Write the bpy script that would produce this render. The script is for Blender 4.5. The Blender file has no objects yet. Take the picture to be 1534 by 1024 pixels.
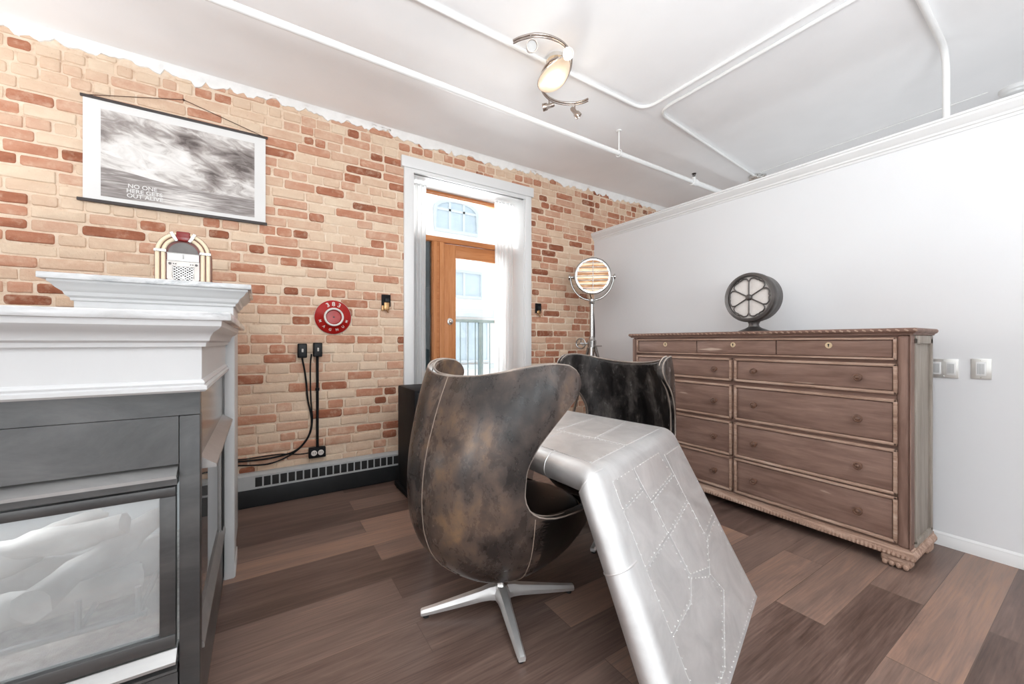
import bpy, bmesh, math, random
from mathutils import Vector, Matrix
random.seed(11)
PI = math.pi
SC = bpy.context.scene
COL = SC.collection
V = Vector

# ------------------------------------------------------------------ helpers
def link(o):
    COL.objects.link(o)
    return o

def tag(o, label=None, cat=None, group=None, kind=None):
    if label: o['label'] = label
    if cat: o['category'] = cat
    if group: o['group'] = group
    if kind: o['kind'] = kind
    return o

def thing(name, label, cat, loc=(0, 0, 0), rz=0.0, group=None):
    o = link(bpy.data.objects.new(name, None))
    o.location = loc
    o.rotation_euler = (0, 0, rz)
    o.empty_display_size = .1
    return tag(o, label, cat, group)

def copy_tree(o, parent=None):
    c = link(o.copy())
    c.parent = parent
    for ch in list(o.children):
        copy_tree(ch, c)
    return c

def smooth_interp(xs, ys, x):
    n = len(xs)
    if x <= xs[0]: return ys[0]
    if x >= xs[-1]: return ys[-1]
    i = 0
    while x > xs[i + 1]: i += 1
    d = [(ys[k + 1] - ys[k]) / (xs[k + 1] - xs[k]) for k in range(n - 1)]
    def m(k):
        if k == 0: return d[0]
        if k == n - 1: return d[-1]
        if d[k - 1] * d[k] <= 0: return 0.0
        return 2 * d[k - 1] * d[k] / (d[k - 1] + d[k])
    h = xs[i + 1] - xs[i]
    t = (x - xs[i]) / h
    return ((2 * t**3 - 3 * t**2 + 1) * ys[i] + (t**3 - 2 * t**2 + t) * h * m(i)
            + (-2 * t**3 + 3 * t**2) * ys[i + 1] + (t**3 - t**2) * h * m(i + 1))

def spline(pts, n=8, closed=False):
    P = [V(p) for p in pts]
    out = []
    N = len(P)
    rng = N if closed else N - 1
    for i in range(rng):
        p0 = P[(i - 1) % N] if (closed or i > 0) else P[0] * 2 - P[1]
        p1 = P[i]
        p2 = P[(i + 1) % N]
        p3 = P[(i + 2) % N] if (closed or i + 2 < N) else P[-1] * 2 - P[-2]
        for k in range(n):
            t = k / n
            out.append(.5 * ((2 * p1) + (p2 - p0) * t + (2 * p0 - 5 * p1 + 4 * p2 - p3) * t * t + (3 * p1 - p0 - 3 * p2 + p3) * t**3))
    if not closed: out.append(P[-1].copy())
    return out

class MB:
    def __init__(s):
        s.bm = bmesh.new()
        s.last = []
    def face(s, vs):
        try:
            return s.bm.faces.new(vs)
        except ValueError:
            return None
    def box(s, x0, x1, y0, y1, z0, z1, bev=0.0, seg=2):
        return s.obox(((x0 + x1) / 2, (y0 + y1) / 2, (z0 + z1) / 2), (1, 0, 0), (0, 1, 0), (0, 0, 1),
                      abs(x1 - x0) / 2, abs(y1 - y0) / 2, abs(z1 - z0) / 2, bev, seg)
    def obox(s, c, ax, ay, az, hx, hy, hz, bev=0.0, seg=2):
        c, ax, ay, az = V(c), V(ax).normalized(), V(ay).normalized(), V(az).normalized()
        vs = []
        for k in (-1, 1):
            for j in (-1, 1):
                for i in (-1, 1):
                    vs.append(s.bm.verts.new(c + ax * (i * hx) + ay * (j * hy) + az * (k * hz)))
        fs = []
        for q in ((0, 2, 3, 1), (4, 5, 7, 6), (0, 1, 5, 4), (2, 6, 7, 3), (0, 4, 6, 2), (1, 3, 7, 5)):
            fs.append(s.face([vs[i] for i in q]))
        if bev > 0:
            es = list({e for f in fs for e in f.edges})
            bmesh.ops.bevel(s.bm, geom=es, offset=bev, segments=seg, affect='EDGES', profile=.5)
        return s
    def tube(s, pts, r, seg=10, closed=False, cap=True):
        P = [V(p) for p in pts]
        n = len(P)
        rad = r if callable(r) else (lambda t: r)
        tang = []
        for i in range(n):
            a = P[(i - 1) % n] if (closed or i > 0) else P[i]
            b = P[(i + 1) % n] if (closed or i < n - 1) else P[i]
            t = (b - a)
            tang.append(t.normalized() if t.length > 1e-9 else V((0, 0, 1)))
        up = V((0, 0, 1)) if abs(tang[0].z) < .9 else V((1, 0, 0))
        u = tang[0].cross(up).normalized()
        rings = []
        for i in range(n):
            u = (u - tang[i] * u.dot(tang[i]))
            u = u.normalized() if u.length > 1e-6 else tang[i].orthogonal().normalized()
            w = tang[i].cross(u)
            rr = rad(i / max(1, n - 1))
            rings.append([s.bm.verts.new(P[i] + (u * math.cos(2 * PI * k / seg) + w * math.sin(2 * PI * k / seg)) * rr) for k in range(seg)])
        m = n if closed else n - 1
        for i in range(m):
            a, b = rings[i], rings[(i + 1) % n]
            for k in range(seg):
                s.face([a[k], a[(k + 1) % seg], b[(k + 1) % seg], b[k]])
        if cap and not closed:
            s.face(rings[0][::-1])
            s.face(rings[-1])
        return s
    def lathe(s, prof, c=(0, 0, 0), axis=(0, 0, 1), seg=24, xdir=None):
        c, az = V(c), V(axis).normalized()
        ax = V(xdir).normalized() if xdir else az.orthogonal().normalized()
        ay = az.cross(ax)
        rings = []
        for (r, z) in prof:
            if r < 1e-6:
                rings.append([s.bm.verts.new(c + az * z)])
            else:
                rings.append([s.bm.verts.new(c + az * z + (ax * math.cos(2 * PI * k / seg) + ay * math.sin(2 * PI * k / seg)) * r) for k in range(seg)])
        for a, b in zip(rings, rings[1:]):
            for k in range(seg):
                k2 = (k + 1) % seg
                if len(a) == 1 and len(b) == 1: continue
                if len(a) == 1: s.face([a[0], b[k2], b[k]])
                elif len(b) == 1: s.face([a[k], a[k2], b[0]])
                else: s.face([a[k], a[k2], b[k2], b[k]])
        if len(rings[0]) > 1: s.face(rings[0][::-1])
        if len(rings[-1]) > 1: s.face(rings[-1])
        return s
    def ball(s, c, r, seg=12, sq=(1, 1, 1)):
        m = Matrix.Translation(V(c)) @ Matrix.Diagonal((r * sq[0], r * sq[1], r * sq[2], 1))
        bmesh.ops.create_uvsphere(s.bm, u_segments=seg, v_segments=max(6, seg // 2), radius=1, matrix=m)
        return s
    def prism(s, poly, o, u, v, n, d, bev=0.0):
        o, u, v, n = V(o), V(u), V(v), V(n)
        a = [s.bm.verts.new(o + u * p[0] + v * p[1]) for p in poly]
        b = [s.bm.verts.new(o + u * p[0] + v * p[1] + n * d) for p in poly]
        N = len(a)
        fs = [s.face(a[::-1]), s.face(b)]
        for i in range(N):
            fs.append(s.face([a[i], a[(i + 1) % N], b[(i + 1) % N], b[i]]))
        if bev > 0:
            es = list(fs[1].edges)
            bmesh.ops.bevel(s.bm, geom=es, offset=bev, segments=2, affect='EDGES', profile=.5)
        return s
    def sweep(s, prof, path, closed_path=False):
        # prof: list of (out, up); path: list of (pos, outdir) with up = z ; mitred by given outdir
        rings = []
        for pos, od in path:
            rings.append([s.bm.verts.new(V(pos) + V(od) * p[0] + V((0, 0, p[1]))) for p in prof])
        n = len(prof)
        m = len(path) if closed_path else len(path) - 1
        for i in range(m):
            a, b = rings[i], rings[(i + 1) % len(path)]
            for k in range(n):
                s.face([a[k], a[(k + 1) % n], b[(k + 1) % n], b[k]])
        if not closed_path:
            s.face(rings[0]); s.face(rings[-1][::-1])
        return s
    def grid(s, fn, nu, nv):
        g = [[s.bm.verts.new(V(fn(i / nu, j / nv))) for j in range(nv + 1)] for i in range(nu + 1)]
        for i in range(nu):
            for j in range(nv):
                s.face([g[i][j], g[i + 1][j], g[i + 1][j + 1], g[i][j + 1]])
        return s
    def build(s, name, mat, parent=None, smooth=35, world=False, recalc=True):
        if recalc: bmesh.ops.recalc_face_normals(s.bm, faces=s.bm.faces[:])
        if world and parent is not None:
            p = parent
            M = Matrix.Identity(4)
            while p is not None:
                M = Matrix.Translation(p.location) @ p.rotation_euler.to_matrix().to_4x4() @ M
                p = p.parent
            bmesh.ops.transform(s.bm, matrix=M.inverted(), verts=s.bm.verts[:])
        me = bpy.data.meshes.new(name)
        s.bm.to_mesh(me)
        s.bm.free()
        if smooth:
            for p in me.polygons: p.use_smooth = True
            me.set_sharp_from_angle(angle=math.radians(smooth))
        if mat: me.materials.append(mat)
        o = link(bpy.data.objects.new(name, me))
        o.parent = parent
        return o

def struct(name, mb, mat, smooth=35):
    o = mb.build(name, mat, None, smooth)
    o['kind'] = 'structure'
    return o

def text_into(mb, body, size, M, depth=.002, font_shear=0, spacing=1.0):
    cu = bpy.data.curves.new('tmp_text', 'FONT')
    cu.body = body
    cu.size = size
    cu.align_x = 'CENTER'
    cu.align_y = 'CENTER'
    cu.extrude = depth
    cu.offset = size * .012
    cu.space_line = .8
    cu.space_character = spacing
    o = bpy.data.objects.new('tmp_text', cu)
    COL.objects.link(o)
    dg = bpy.context.evaluated_depsgraph_get()
    me = bpy.data.meshes.new_from_object(o.evaluated_get(dg))
    bpy.data.objects.remove(o)
    bpy.data.curves.remove(cu)
    me.transform(M)
    mb.bm.from_mesh(me)
    bpy.data.meshes.remove(me)

# ------------------------------------------------------------------ materials
class NT:
    def __init__(s, name):
        s.m = bpy.data.materials.new(name)
        s.m.use_nodes = True
        s.t = s.m.node_tree
        s.bsdf = s.t.nodes['Principled BSDF']
        s.out = s.t.nodes['Material Output']
    def n(s, typ, **kw):
        nd = s.t.nodes.new(typ)
        for k, v in kw.items():
            if k.startswith('i_'): nd.inputs[k[2:].replace('_', ' ')].default_value = v
            else: setattr(nd, k, v)
        return nd
    def l(s, a, b): s.t.links.new(a, b)
    def coord(s, scale=(1, 1, 1), kind='Object', rot=(0, 0, 0), loc=(0, 0, 0)):
        c = s.n('ShaderNodeTexCoord')
        m = s.n('ShaderNodeMapping')
        m.inputs['Scale'].default_value = scale
        m.inputs['Rotation'].default_value = rot
        m.inputs['Location'].default_value = loc
        s.l(c.outputs[kind], m.inputs['Vector'])
        return m.outputs['Vector']
    def noise(s, vec, scale=5, detail=4, rough=.5, dist=0.0):
        nd = s.n('ShaderNodeTexNoise')
        nd.inputs['Scale'].default_value = scale
        nd.inputs['Detail'].default_value = detail
        nd.inputs['Roughness'].default_value = rough
        nd.inputs['Distortion'].default_value = dist
        s.l(vec, nd.inputs['Vector'])
        return nd.outputs['Fac']
    def ramp(s, fac, stops, interp='LINEAR'):
        r = s.n('ShaderNodeValToRGB')
        cr = r.color_ramp
        cr.interpolation = interp
        while len(cr.elements) < len(stops): cr.elements.new(.5)
        for e, (p, c) in zip(cr.elements, stops):
            e.position = p
            e.color = c if len(c) == 4 else (*c, 1)
        s.l(fac, r.inputs['Fac'])
        return r.outputs['Color']
    def mix(s, fac, a, b, mode='MIX'):
        m = s.n('ShaderNodeMix', data_type='RGBA', blend_type=mode)
        for sock, val in ((m.inputs['Factor'], fac), (m.inputs['A'], a), (m.inputs['B'], b)):
            pass
        ins = [i for i in m.inputs if i.enabled]
        names = {'Factor': fac, 'A': a, 'B': b}
        for i in ins:
            if i.name in names:
                v = names[i.name]
                if hasattr(v, 'links'): s.l(v, i)
                elif isinstance(v, (int, float)): i.default_value = v
                else: i.default_value = v if len(v) == 4 else (*v, 1)
        return [o for o in m.outputs if o.enabled][0]
    def math(s, op, a, b=0.0, clamp=False):
        m = s.n('ShaderNodeMath', operation=op, use_clamp=clamp)
        for i, v in enumerate((a, b)):
            if hasattr(v, 'links'): s.l(v, m.inputs[i])
            else: m.inputs[i].default_value = v
        return m.outputs[0]
    def bump(s, h, strength=.2, dist=.01):
        b = s.n('ShaderNodeBump')
        b.inputs['Strength'].default_value = strength
        b.inputs['Distance'].default_value = dist
        s.l(h, b.inputs['Height'])
        s.l(b.outputs['Normal'], s.bsdf.inputs['Normal'])
    def set(s, col=None, rough=None, metal=None, spec=None, coat=None):
        for nm, v in (('Base Color', col), ('Roughness', rough), ('Metallic', metal), ('Specular IOR Level', spec), ('Coat Weight', coat)):
            if v is None: continue
            i = s.bsdf.inputs[nm]
            if hasattr(v, 'links'): s.l(v, i)
            elif nm == 'Base Color': i.default_value = v if len(v) == 4 else (*v, 1)
            else: i.default_value = v
        return s

def hexc(h):
    h = h.lstrip('#')
    c = [int(h[i:i + 2], 16) / 255 for i in (0, 2, 4)]
    return tuple(x / 12.92 if x <= .04045 else ((x + .055) / 1.055)**2.4 for x in c)

def simple(name, col, rough=.5, metal=0.0, var=.06, nscale=9, bump=0.0, spec=None):
    t = NT(name)
    c = hexc(col) if isinstance(col, str) else col
    vec = t.coord()
    f = t.noise(vec, nscale, 5)
    lo = tuple(max(0, x * (1 - var)) for x in c)
    hi = tuple(min(1, x * (1 + var)) for x in c)
    t.set(t.ramp(f, [(.3, lo), (.7, hi)]), rough, metal, spec)
    if bump: t.bump(t.noise(vec, nscale * 6, 4), bump, .004)
    return t.m

M = {}
M['wall_white'] = simple('wall_white', (.73, .735, .745), .6, 0, .012, 2)
M['ceiling_white'] = simple('ceiling_white', (.93, .93, .935), .7, 0, .02, 3, .05)
M['trim_white'] = simple('trim_white', (.76, .76, .755), .35, 0, .012, 4)
M['mantel_white_dimmed'] = simple('mantel_white_dimmed', (.62, .62, .62), .35, 0, .012, 4)  # trim white darkened for the mantel to offset its strong lighting
M['pipe_white'] = simple('pipe_white', (.84, .84, .83), .35, 0, .02, 8)
M['plaster'] = simple('plaster', (.84, .83, .81), .8, 0, .05, 14, .25)
M['black_plastic'] = simple('black_plastic', (.010, .010, .011), .5, 0, .15, 20, 0, .12)
M['dark_grey_paint'] = simple('dark_grey_paint', (.020, .021, .022), .45, 0, .1, 12, 0, .25)
M['grey_paint'] = simple('grey_paint', (.42, .43, .43), .45, 0, .04, 12)
M['slot_black'] = simple('slot_black', (.012, .012, .012), .7, 0, .1, 12)
M['chrome'] = simple('chrome', (.78, .77, .75), .16, 1.0, .04, 14)
M['alu'] = simple('polished_aluminium', (.70, .69, .67), .27, 1.0, .06, 14, .03)
M['leg_alu'] = simple('cast_aluminium', (.80, .79, .78), .42, .7, .05, 14, .03)
M['lamp_alu'] = simple('lamp_aluminium', (.50, .49, .475), .24, 1.0, .08, 14, .03)
M['rail_metal'] = simple('warm_nickel', (.46, .40, .36), .25, 1.0, .06, 14)
M['brass'] = simple('brass', (.42, .25, .12), .3, 1.0, .08, 20)
M['rubber'] = simple('rubber', (.015, .015, .015), .7, 0, .1, 20)
M['cream'] = simple('cream_plastic', hexc('#e4d3b6'), .3, 0, .03, 20)
M['cherry'] = simple('cherry_wood', hexc('#6a2a20'), .35, 0, .15, 25)
M['red_plastic'] = simple('red_plastic', hexc('#7c1512'), .25, 0, .1, 25)
M['red_paint'] = simple('red_enamel', hexc('#a3140f'), .28, 0, .12, 16)
M['white_paint'] = simple('white_enamel', hexc('#dcd6d0'), .35, 0, .05, 20)
M['paper'] = simple('paper', hexc('#dedddb'), .6, 0, .01, 5)
M['dark_rod'] = simple('dark_rod', hexc('#3a3230'), .5, 0, .1, 20)
M['cord_brown'] = simple('cord_brown', hexc('#4b2f22'), .7, 0, .1, 20)
M['bronze'] = simple('dark_bronze', hexc('#5f5b59'), .42, .75, .14, 16, .05)
M['grille_cloth'] = simple('grille_cloth', hexc('#d6d0cb'), .85, 0, .05, 160, .3)
M['outside_wall'] = simple('outside_wall', hexc('#e9e6e4'), .8, 0, .04, 3)
M['outside_trim'] = simple('outside_trim', hexc('#c9d2d8'), .7, 0, .03, 3)
M['outside_pane'] = simple('outside_pane', hexc('#b9c9d4'), .15, 0, .1, 1.2)
M['rail_paint'] = simple('rail_paint', hexc('#6f8890'), .5, 0, .05, 10)
M['log'] = None

def glass_mat(name, tint=(1, 1, 1), haze=.0, gloss=.1, haze_col=(.8, .82, .83), rough=.02):
    t = NT(name)
    tr = t.n('ShaderNodeBsdfTransparent')
    tr.inputs['Color'].default_value = (*tint, 1)
    gl = t.n('ShaderNodeBsdfGlossy')
    gl.inputs['Roughness'].default_value = rough
    df = t.n('ShaderNodeBsdfDiffuse')
    df.inputs['Color'].default_value = (*haze_col, 1)
    m1 = t.n('ShaderNodeMixShader')
    m2 = t.n('ShaderNodeMixShader')
    lw = t.n('ShaderNodeFresnel')
    lw.inputs['IOR'].default_value = 1.5
    f = t.math('ADD', lw.outputs[0], gloss, True)
    m1.inputs[0].default_value = haze
    t.l(tr.outputs[0], m1.inputs[1]); t.l(df.outputs[0], m1.inputs[2])
    t.l(f, m2.inputs[0]); t.l(m1.outputs[0], m2.inputs[1]); t.l(gl.outputs[0], m2.inputs[2])
    t.l(m2.outputs[0], t.out.inputs['Surface'])
    return t.m
M['glass'] = glass_mat('window_glass', (.97, .985, .99), 0, .02)
M['fire_glass'] = glass_mat('fireplace_glass', (.97, .98, .98), .24, .10, (.80, .83, .84))  # pale diffuse veil painted on the pane to imitate bright glare
M['smoke_glass'] = glass_mat('dark_glass', (.16, .19, .2), .0, .04)

def emis(name, col, s, base=(.9, .8, .7)):
    t = NT(name)
    t.set(base, .3)
    t.bsdf.inputs['Emission Color'].default_value = (*col, 1)
    t.bsdf.inputs['Emission Strength'].default_value = s
    return t.m
M['lamp_glow'] = emis('lamp_glow', (1, .74, .50), .55, (.5, .43, .35))
M['spot_glow'] = emis('spot_glow', (1, .90, .78), 1.2)
def lens_mat():
    t = NT('ribbed_amber_lens')
    sep = t.n('ShaderNodeSeparateXYZ'); c = t.n('ShaderNodeTexCoord'); t.l(c.outputs['Object'], sep.inputs[0])
    w = t.math('SINE', t.math('MULTIPLY', sep.outputs[2], 95.0))
    n = t.noise(t.coord((2, 2, 9)), 5, 4)
    col = t.ramp(t.math('ADD', t.math('MULTIPLY', w, .28), n), [(.25, hexc('#a8744a')), (.5, hexc('#d9ab7c')), (.8, hexc('#f2d9b8'))])
    t.set(col, .15)
    t.l(col, t.bsdf.inputs['Emission Color'])
    t.bsdf.inputs['Emission Strength'].default_value = .35
    t.bump(w, .25, .004)
    return t.m
M['lens_glow'] = lens_mat()

def brick_mat():
    t = NT('old_brick')
    a = t.n('ShaderNodeAttribute', attribute_name='brick')
    vec = t.coord()
    n1 = t.noise(vec, 20, 6, .6)
    n2 = t.noise(t.coord((1, 1, 2.2)), 9, 5, .6)
    tone = t.math('ADD', a.outputs['Fac'], t.math('MULTIPLY', t.math('SUBTRACT', n2, .5), .42))
    col = t.ramp(tone, [(.0, hexc('#dfcab2')), (.28, hexc('#d5b9a0')), (.48, hexc('#cba58d')), (.66, hexc('#c08c72')), (.84, hexc('#a96f56')), (1.0, hexc('#8a543e'))])
    sm = t.ramp(n1, [(.50, (0, 0, 0)), (.74, (1, 1, 1))])
    col = t.mix(t.math('MULTIPLY', sm, .34), col, hexc('#ecd6bd'))
    n3 = t.noise(vec, 60, 4, .6)
    dk = t.ramp(n3, [(.66, (0, 0, 0)), (.76, (1, 1, 1))])
    col = t.mix(t.math('MULTIPLY', dk, .35), col, hexc('#6e4632'))
    t.set(col, .88, 0, .2)
    t.bump(t.noise(vec, 70, 6, .65), .55, .006)
    return t.m
M['brick'] = brick_mat()

def mortar_mat():
    t = NT('mortar')
    vec = t.coord()
    t.set(t.ramp(t.noise(vec, 18, 6, .65), [(.25, hexc('#b99880')), (.42, hexc('#dcc4ac')), (.75, hexc('#e8d8c5'))]), .9, 0, .2)
    t.bump(t.noise(vec, 50, 6, .65), .6, .008)
    return t.m
M['mortar'] = mortar_mat()

def floor_mat():
    t = NT('wood_planks')
    vec = t.coord((1, 1, 1))
    br = t.n('ShaderNodeTexBrick')
    br.offset = .37
    br.offset_frequency = 2
    br.inputs['Scale'].default_value = 1
    br.inputs['Brick Width'].default_value = 1.45
    br.inputs['Row Height'].default_value = .19
    br.inputs['Mortar Size'].default_value = .0016
    br.inputs['Color1'].default_value = (0, 0, 0, 1)
    br.inputs['Color2'].default_value = (1, 1, 1, 1)
    br.inputs['Mortar'].default_value = (.5, .5, .5, 1)
    t.l(t.coord((1, 1, 1), 'Object', (0, 0, 0), (.35, .07, 0)), br.inputs['Vector'])
    sep = t.n('ShaderNodeSeparateXYZ')
    c = t.n('ShaderNodeTexCoord')
    t.l(c.outputs['Object'], sep.inputs[0])
    off = t.math('MULTIPLY', br.outputs['Color'], 13.0)
    comb = t.n('ShaderNodeCombineXYZ')
    t.l(t.math('MULTIPLY', t.math('ADD', sep.outputs[0], off), .55), comb.inputs[0])
    t.l(t.math('MULTIPLY', sep.outputs[1], 5.5), comb.inputs[1])
    t.l(off, comb.inputs[2])
    g = t.n('ShaderNodeTexNoise')
    g.inputs['Scale'].default_value = 2.2
    g.inputs['Detail'].default_value = 7
    g.inputs['Roughness'].default_value = .62
    g.inputs['Distortion'].default_value = 1.3
    t.l(comb.outputs[0], g.inputs['Vector'])
    comb2 = t.n('ShaderNodeCombineXYZ')
    t.l(t.math('ADD', t.math('MULTIPLY', sep.outputs[0], 1.6), off), comb2.inputs[0])
    t.l(t.math('MULTIPLY', sep.outputs[1], 42), comb2.inputs[1])
    fine = t.n('ShaderNodeTexNoise')
    fine.inputs['Scale'].default_value = 3
    fine.inputs['Detail'].default_value = 6
    t.l(comb2.outputs[0], fine.inputs['Vector'])
    tone = t.math('ADD', t.math('MULTIPLY', g.outputs['Fac'], .58), t.math('MULTIPLY', br.outputs['Color'], .42))
    tone = t.math('ADD', tone, t.math('MULTIPLY', t.math('SUBTRACT', fine.outputs['Fac'], .5), .42))
    col = t.ramp(tone, [(.14, hexc('#42322b')), (.36, hexc('#66524a')), (.54, hexc('#7c675d')), (.72, hexc('#957768')), (.92, hexc('#ab8568'))])
    seam = t.math('SUBTRACT', 1.0, br.outputs['Fac'])
    col = t.mix(t.math('MULTIPLY', br.outputs['Fac'], .55), col, hexc('#4a3a33'))
    t.set(col, t.math('ADD', .22, t.math('MULTIPLY', fine.outputs['Fac'], .28)), 0, .38)
    t.bump(t.math('SUBTRACT', t.math('MULTIPLY', fine.outputs['Fac'], .35), br.outputs['Fac']), .18, .004)
    return t.m
M['floor'] = floor_mat()

def wood_mat(name, stops, axis='Y', rough=.5, scale=1.0, wear=None):
    t = NT(name)
    sc = {'X': (.9, 9, 9), 'Y': (9, .9, 9), 'Z': (9, 9, .9)}[axis]
    vec = t.coord(tuple(x * scale for x in sc))
    g = t.noise(vec, 1.6, 7, .62, 1.0)
    f = t.noise(t.coord(tuple(x * scale * 5 for x in sc)), 2.0, 5, .6)
    tone = t.math('ADD', t.math('MULTIPLY', g, .75), t.math('MULTIPLY', f, .28))
    col = t.ramp(tone, [(p, hexc(c)) for p, c in stops])
    if wear:
        w = t.ramp(t.noise(t.coord(tuple(x * 1.7 for x in sc)), 1.5, 3, .5), [(.70, (0, 0, 0)), (.76, (1, 1, 1))])
        col = t.mix(t.math('MULTIPLY', w, .75), col, hexc(wear))
    t.set(col, rough, 0, .22)
    t.bump(f, .12, .003)
    return t.m
DST = [(.25, '#5d463d'), (.45, '#785e53'), (.62, '#8b7064'), (.85, '#a58b7e')]
M['dresser'] = wood_mat('aged_dresser_wood', DST, 'Y', .5, 1, '#c9b3a2')
M['dresser_v'] = wood_mat('aged_post_wood', DST, 'Z', .5)
M['dresser_mold'] = wood_mat('limed_moulding_wood', [(.3, '#6f5446'), (.5, '#a08372'), (.75, '#c6ae9e')], 'Y', .55, 1.6)
M['dresser_side'] = wood_mat('aged_side_wood', [(.3, '#746b62'), (.55, '#978e84'), (.8, '#b0a89e')], 'Z', .55)
M['door_wood'] = wood_mat('orange_fir', [(.25, '#a9693f'), (.5, '#c58455'), (.8, '#d99d70')], 'Z', .38)
M['door_wood_h'] = wood_mat('orange_fir_rail', [(.25, '#9f6038'), (.5, '#bd7b4c'), (.8, '#cf9162')], 'X', .38)

def leather(name, stops, rough, coat=.0, sc=(1, 1, 1)):
    t = NT(name)
    vec = t.coord(sc)
    a = t.noise(vec, 4.6, 5, .55, .15)
    b = t.noise(t.coord((1, 1, .7), loc=(3, 1, 2)), 13, 7, .72, .25)
    tone = t.math('ADD', t.math('MULTIPLY', a, .68), t.math('MULTIPLY', b, .34))
    t.set(t.ramp(tone, [(p, hexc(c)) for p, c in stops]), t.math('ADD', rough, t.math('MULTIPLY', b, .22)), 0, .6, coat)
    h = t.math('ADD', t.math('MULTIPLY', t.noise(vec, 160, 3), .4), t.math('MULTIPLY', b, .6))
    t.bump(h, .16, .004)
    return t.m
M['leather_brown'] = leather('distressed_brown_leather', [(.36, '#171413'), (.45, '#2c2522'), (.52, '#443a35'), (.58, '#5e4e44'), (.66, '#80664f'), (.76, '#9c7d61')], .17)
M['leather_black'] = leather('black_leather', [(.38, '#131111'), (.48, '#2b2827'), (.58, '#56514e'), (.72, '#8c8682')], .14, sc=(2.2, 2.2, .5))  # grey vertical streaks are sheen painted into the colour
M['leather_dark'] = leather('dark_seat_leather', [(.32, '#0b0a09'), (.52, '#181412'), (.7, '#2e2722')], .2)
M['piping'] = leather('pale_worn_piping', [(.3, '#5a504a'), (.5, '#94877d'), (.7, '#c4b8ad')], .4)
M['seam'] = simple('stitched_seam', hexc('#9a897c'), .5, 0, .2, 60)

def metal_skin():
    t = NT('riveted_aluminium')
    vec = t.coord()
    n1 = t.noise(vec, 4.5, 6, .6, .8)
    n2 = t.noise(t.coord((9, 1, 1)), 5, 5, .6)
    t.set(t.ramp(n1, [(.25, (.62, .615, .61)), (.55, (.78, .775, .77)), (.8, (.90, .895, .89))]),
          t.math('ADD', .34, t.math('MULTIPLY', n2, .25)), .8)
    t.bump(t.noise(vec, 3.5, 4, .5), .10, .03)
    return t.m
M['wing'] = metal_skin()
def plate(name, v, r):
    t = NT(name)
    vec = t.coord()
    n1 = t.noise(vec, 6, 6, .6, 1.0)
    t.set(t.ramp(n1, [(.3, (v * .8, v * .79, v * .78)), (.7, (v, v * .985, v * .975))]), t.math('ADD', r, t.math('MULTIPLY', t.noise(t.coord((1, 7, 1)), 6, 5), .2)), .85)
    t.bump(t.noise(vec, 5, 4, .5), .08, .02)
    return t.m
M['plate_a'] = plate('aluminium_plate_bright', .90, .34)
M['plate_b'] = plate('aluminium_plate_dull', .84, .36)

def steel(name, lo, hi, rough):
    t = NT(name)
    n = t.noise(t.coord((.7, 1, 2.2)), 3.5, 6, .65, .7)
    t.set(t.ramp(n, [(.3, lo), (.7, hi)]), rough, .55, .4)
    return t.m
M['gunmetal'] = steel('gunmetal_panel', (.085, .088, .09), (.17, .172, .172), .38)
M['gunmetal_dark'] = steel('gunmetal_frame', (.06, .06, .062), (.12, .118, .116), .34)
M['gunmetal_light'] = steel('brushed_ledge', (.30, .295, .29), (.43, .42, .41), .36)
M['side_panel'] = steel('side_panel_metal', (.22, .20, .19), (.32, .29, .27), .16)

def marble_mat():
    t = NT('white_marble')
    vec = t.coord((1.5, 1.5, 2.5))
    n = t.noise(vec, 3.0, 8, .65, 1.6)
    t.set(t.ramp(n, [(.36, (.40, .41, .42)), (.47, (.56, .56, .56)), (.60, (.66, .66, .66))]), .14, 0, .5)
    return t.m
M['marble'] = marble_mat()
M['firebrick'] = simple('pale_firebrick', (.80, .84, .86), .8, 0, .1, 6, .2)
M['log'] = simple('ash_grey_log', (.68, .66, .63), .85, 0, .25, 9, .8)
M['ember'] = simple('pale_ember_bed', (.80, .77, .73), .9, 0, .2, 40, 1.0)

def curtain_mat():
    t = NT('sheer_curtain')
    t.set((.80, .80, .80), .8)
    tl = t.n('ShaderNodeBsdfTranslucent')
    tl.inputs['Color'].default_value = (.92, .92, .91, 1)
    mx = t.n('ShaderNodeMixShader')
    mx.inputs[0].default_value = .45
    t.l(t.bsdf.outputs[0], mx.inputs[1]); t.l(tl.outputs[0], mx.inputs[2])
    t.l(mx.outputs[0], t.out.inputs['Surface'])
    return t.m
M['curtain'] = curtain_mat()

# ------------------------------------------------------------------ dimensions
D = 3.48      # brick wall face
R = 3.40      # partition face
H = 3.06      # ceiling
OX0, OX1, OZ0, OZ1 = 1.16, 2.385, .36, 2.735   # door opening
LX, FY, FX = -6.5, -6.5, 6.6

# ------------------------------------------------------------------ setting
m = MB(); m.box(LX, FX, FY, D + .32, -.1, 0); struct('floor', m, M['floor'], 0)
m = MB(); m.box(LX, FX, FY, D + .32, H, H + .1); struct('ceiling', m, M['ceiling_white'], 0)
# brick wall backing (mortar) with the door opening
m = MB()
m.box(LX, OX0, D, D + .30, 0, H)
m.box(OX1, FX, D, D + .30, 0, H)
m.box(OX0, OX1, D, D + .30, OZ1, H)
m.box(OX0, OX1, D, D + .30, 0, OZ0)
wb = struct('wall_back', m, M['mortar'], 0)

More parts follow.
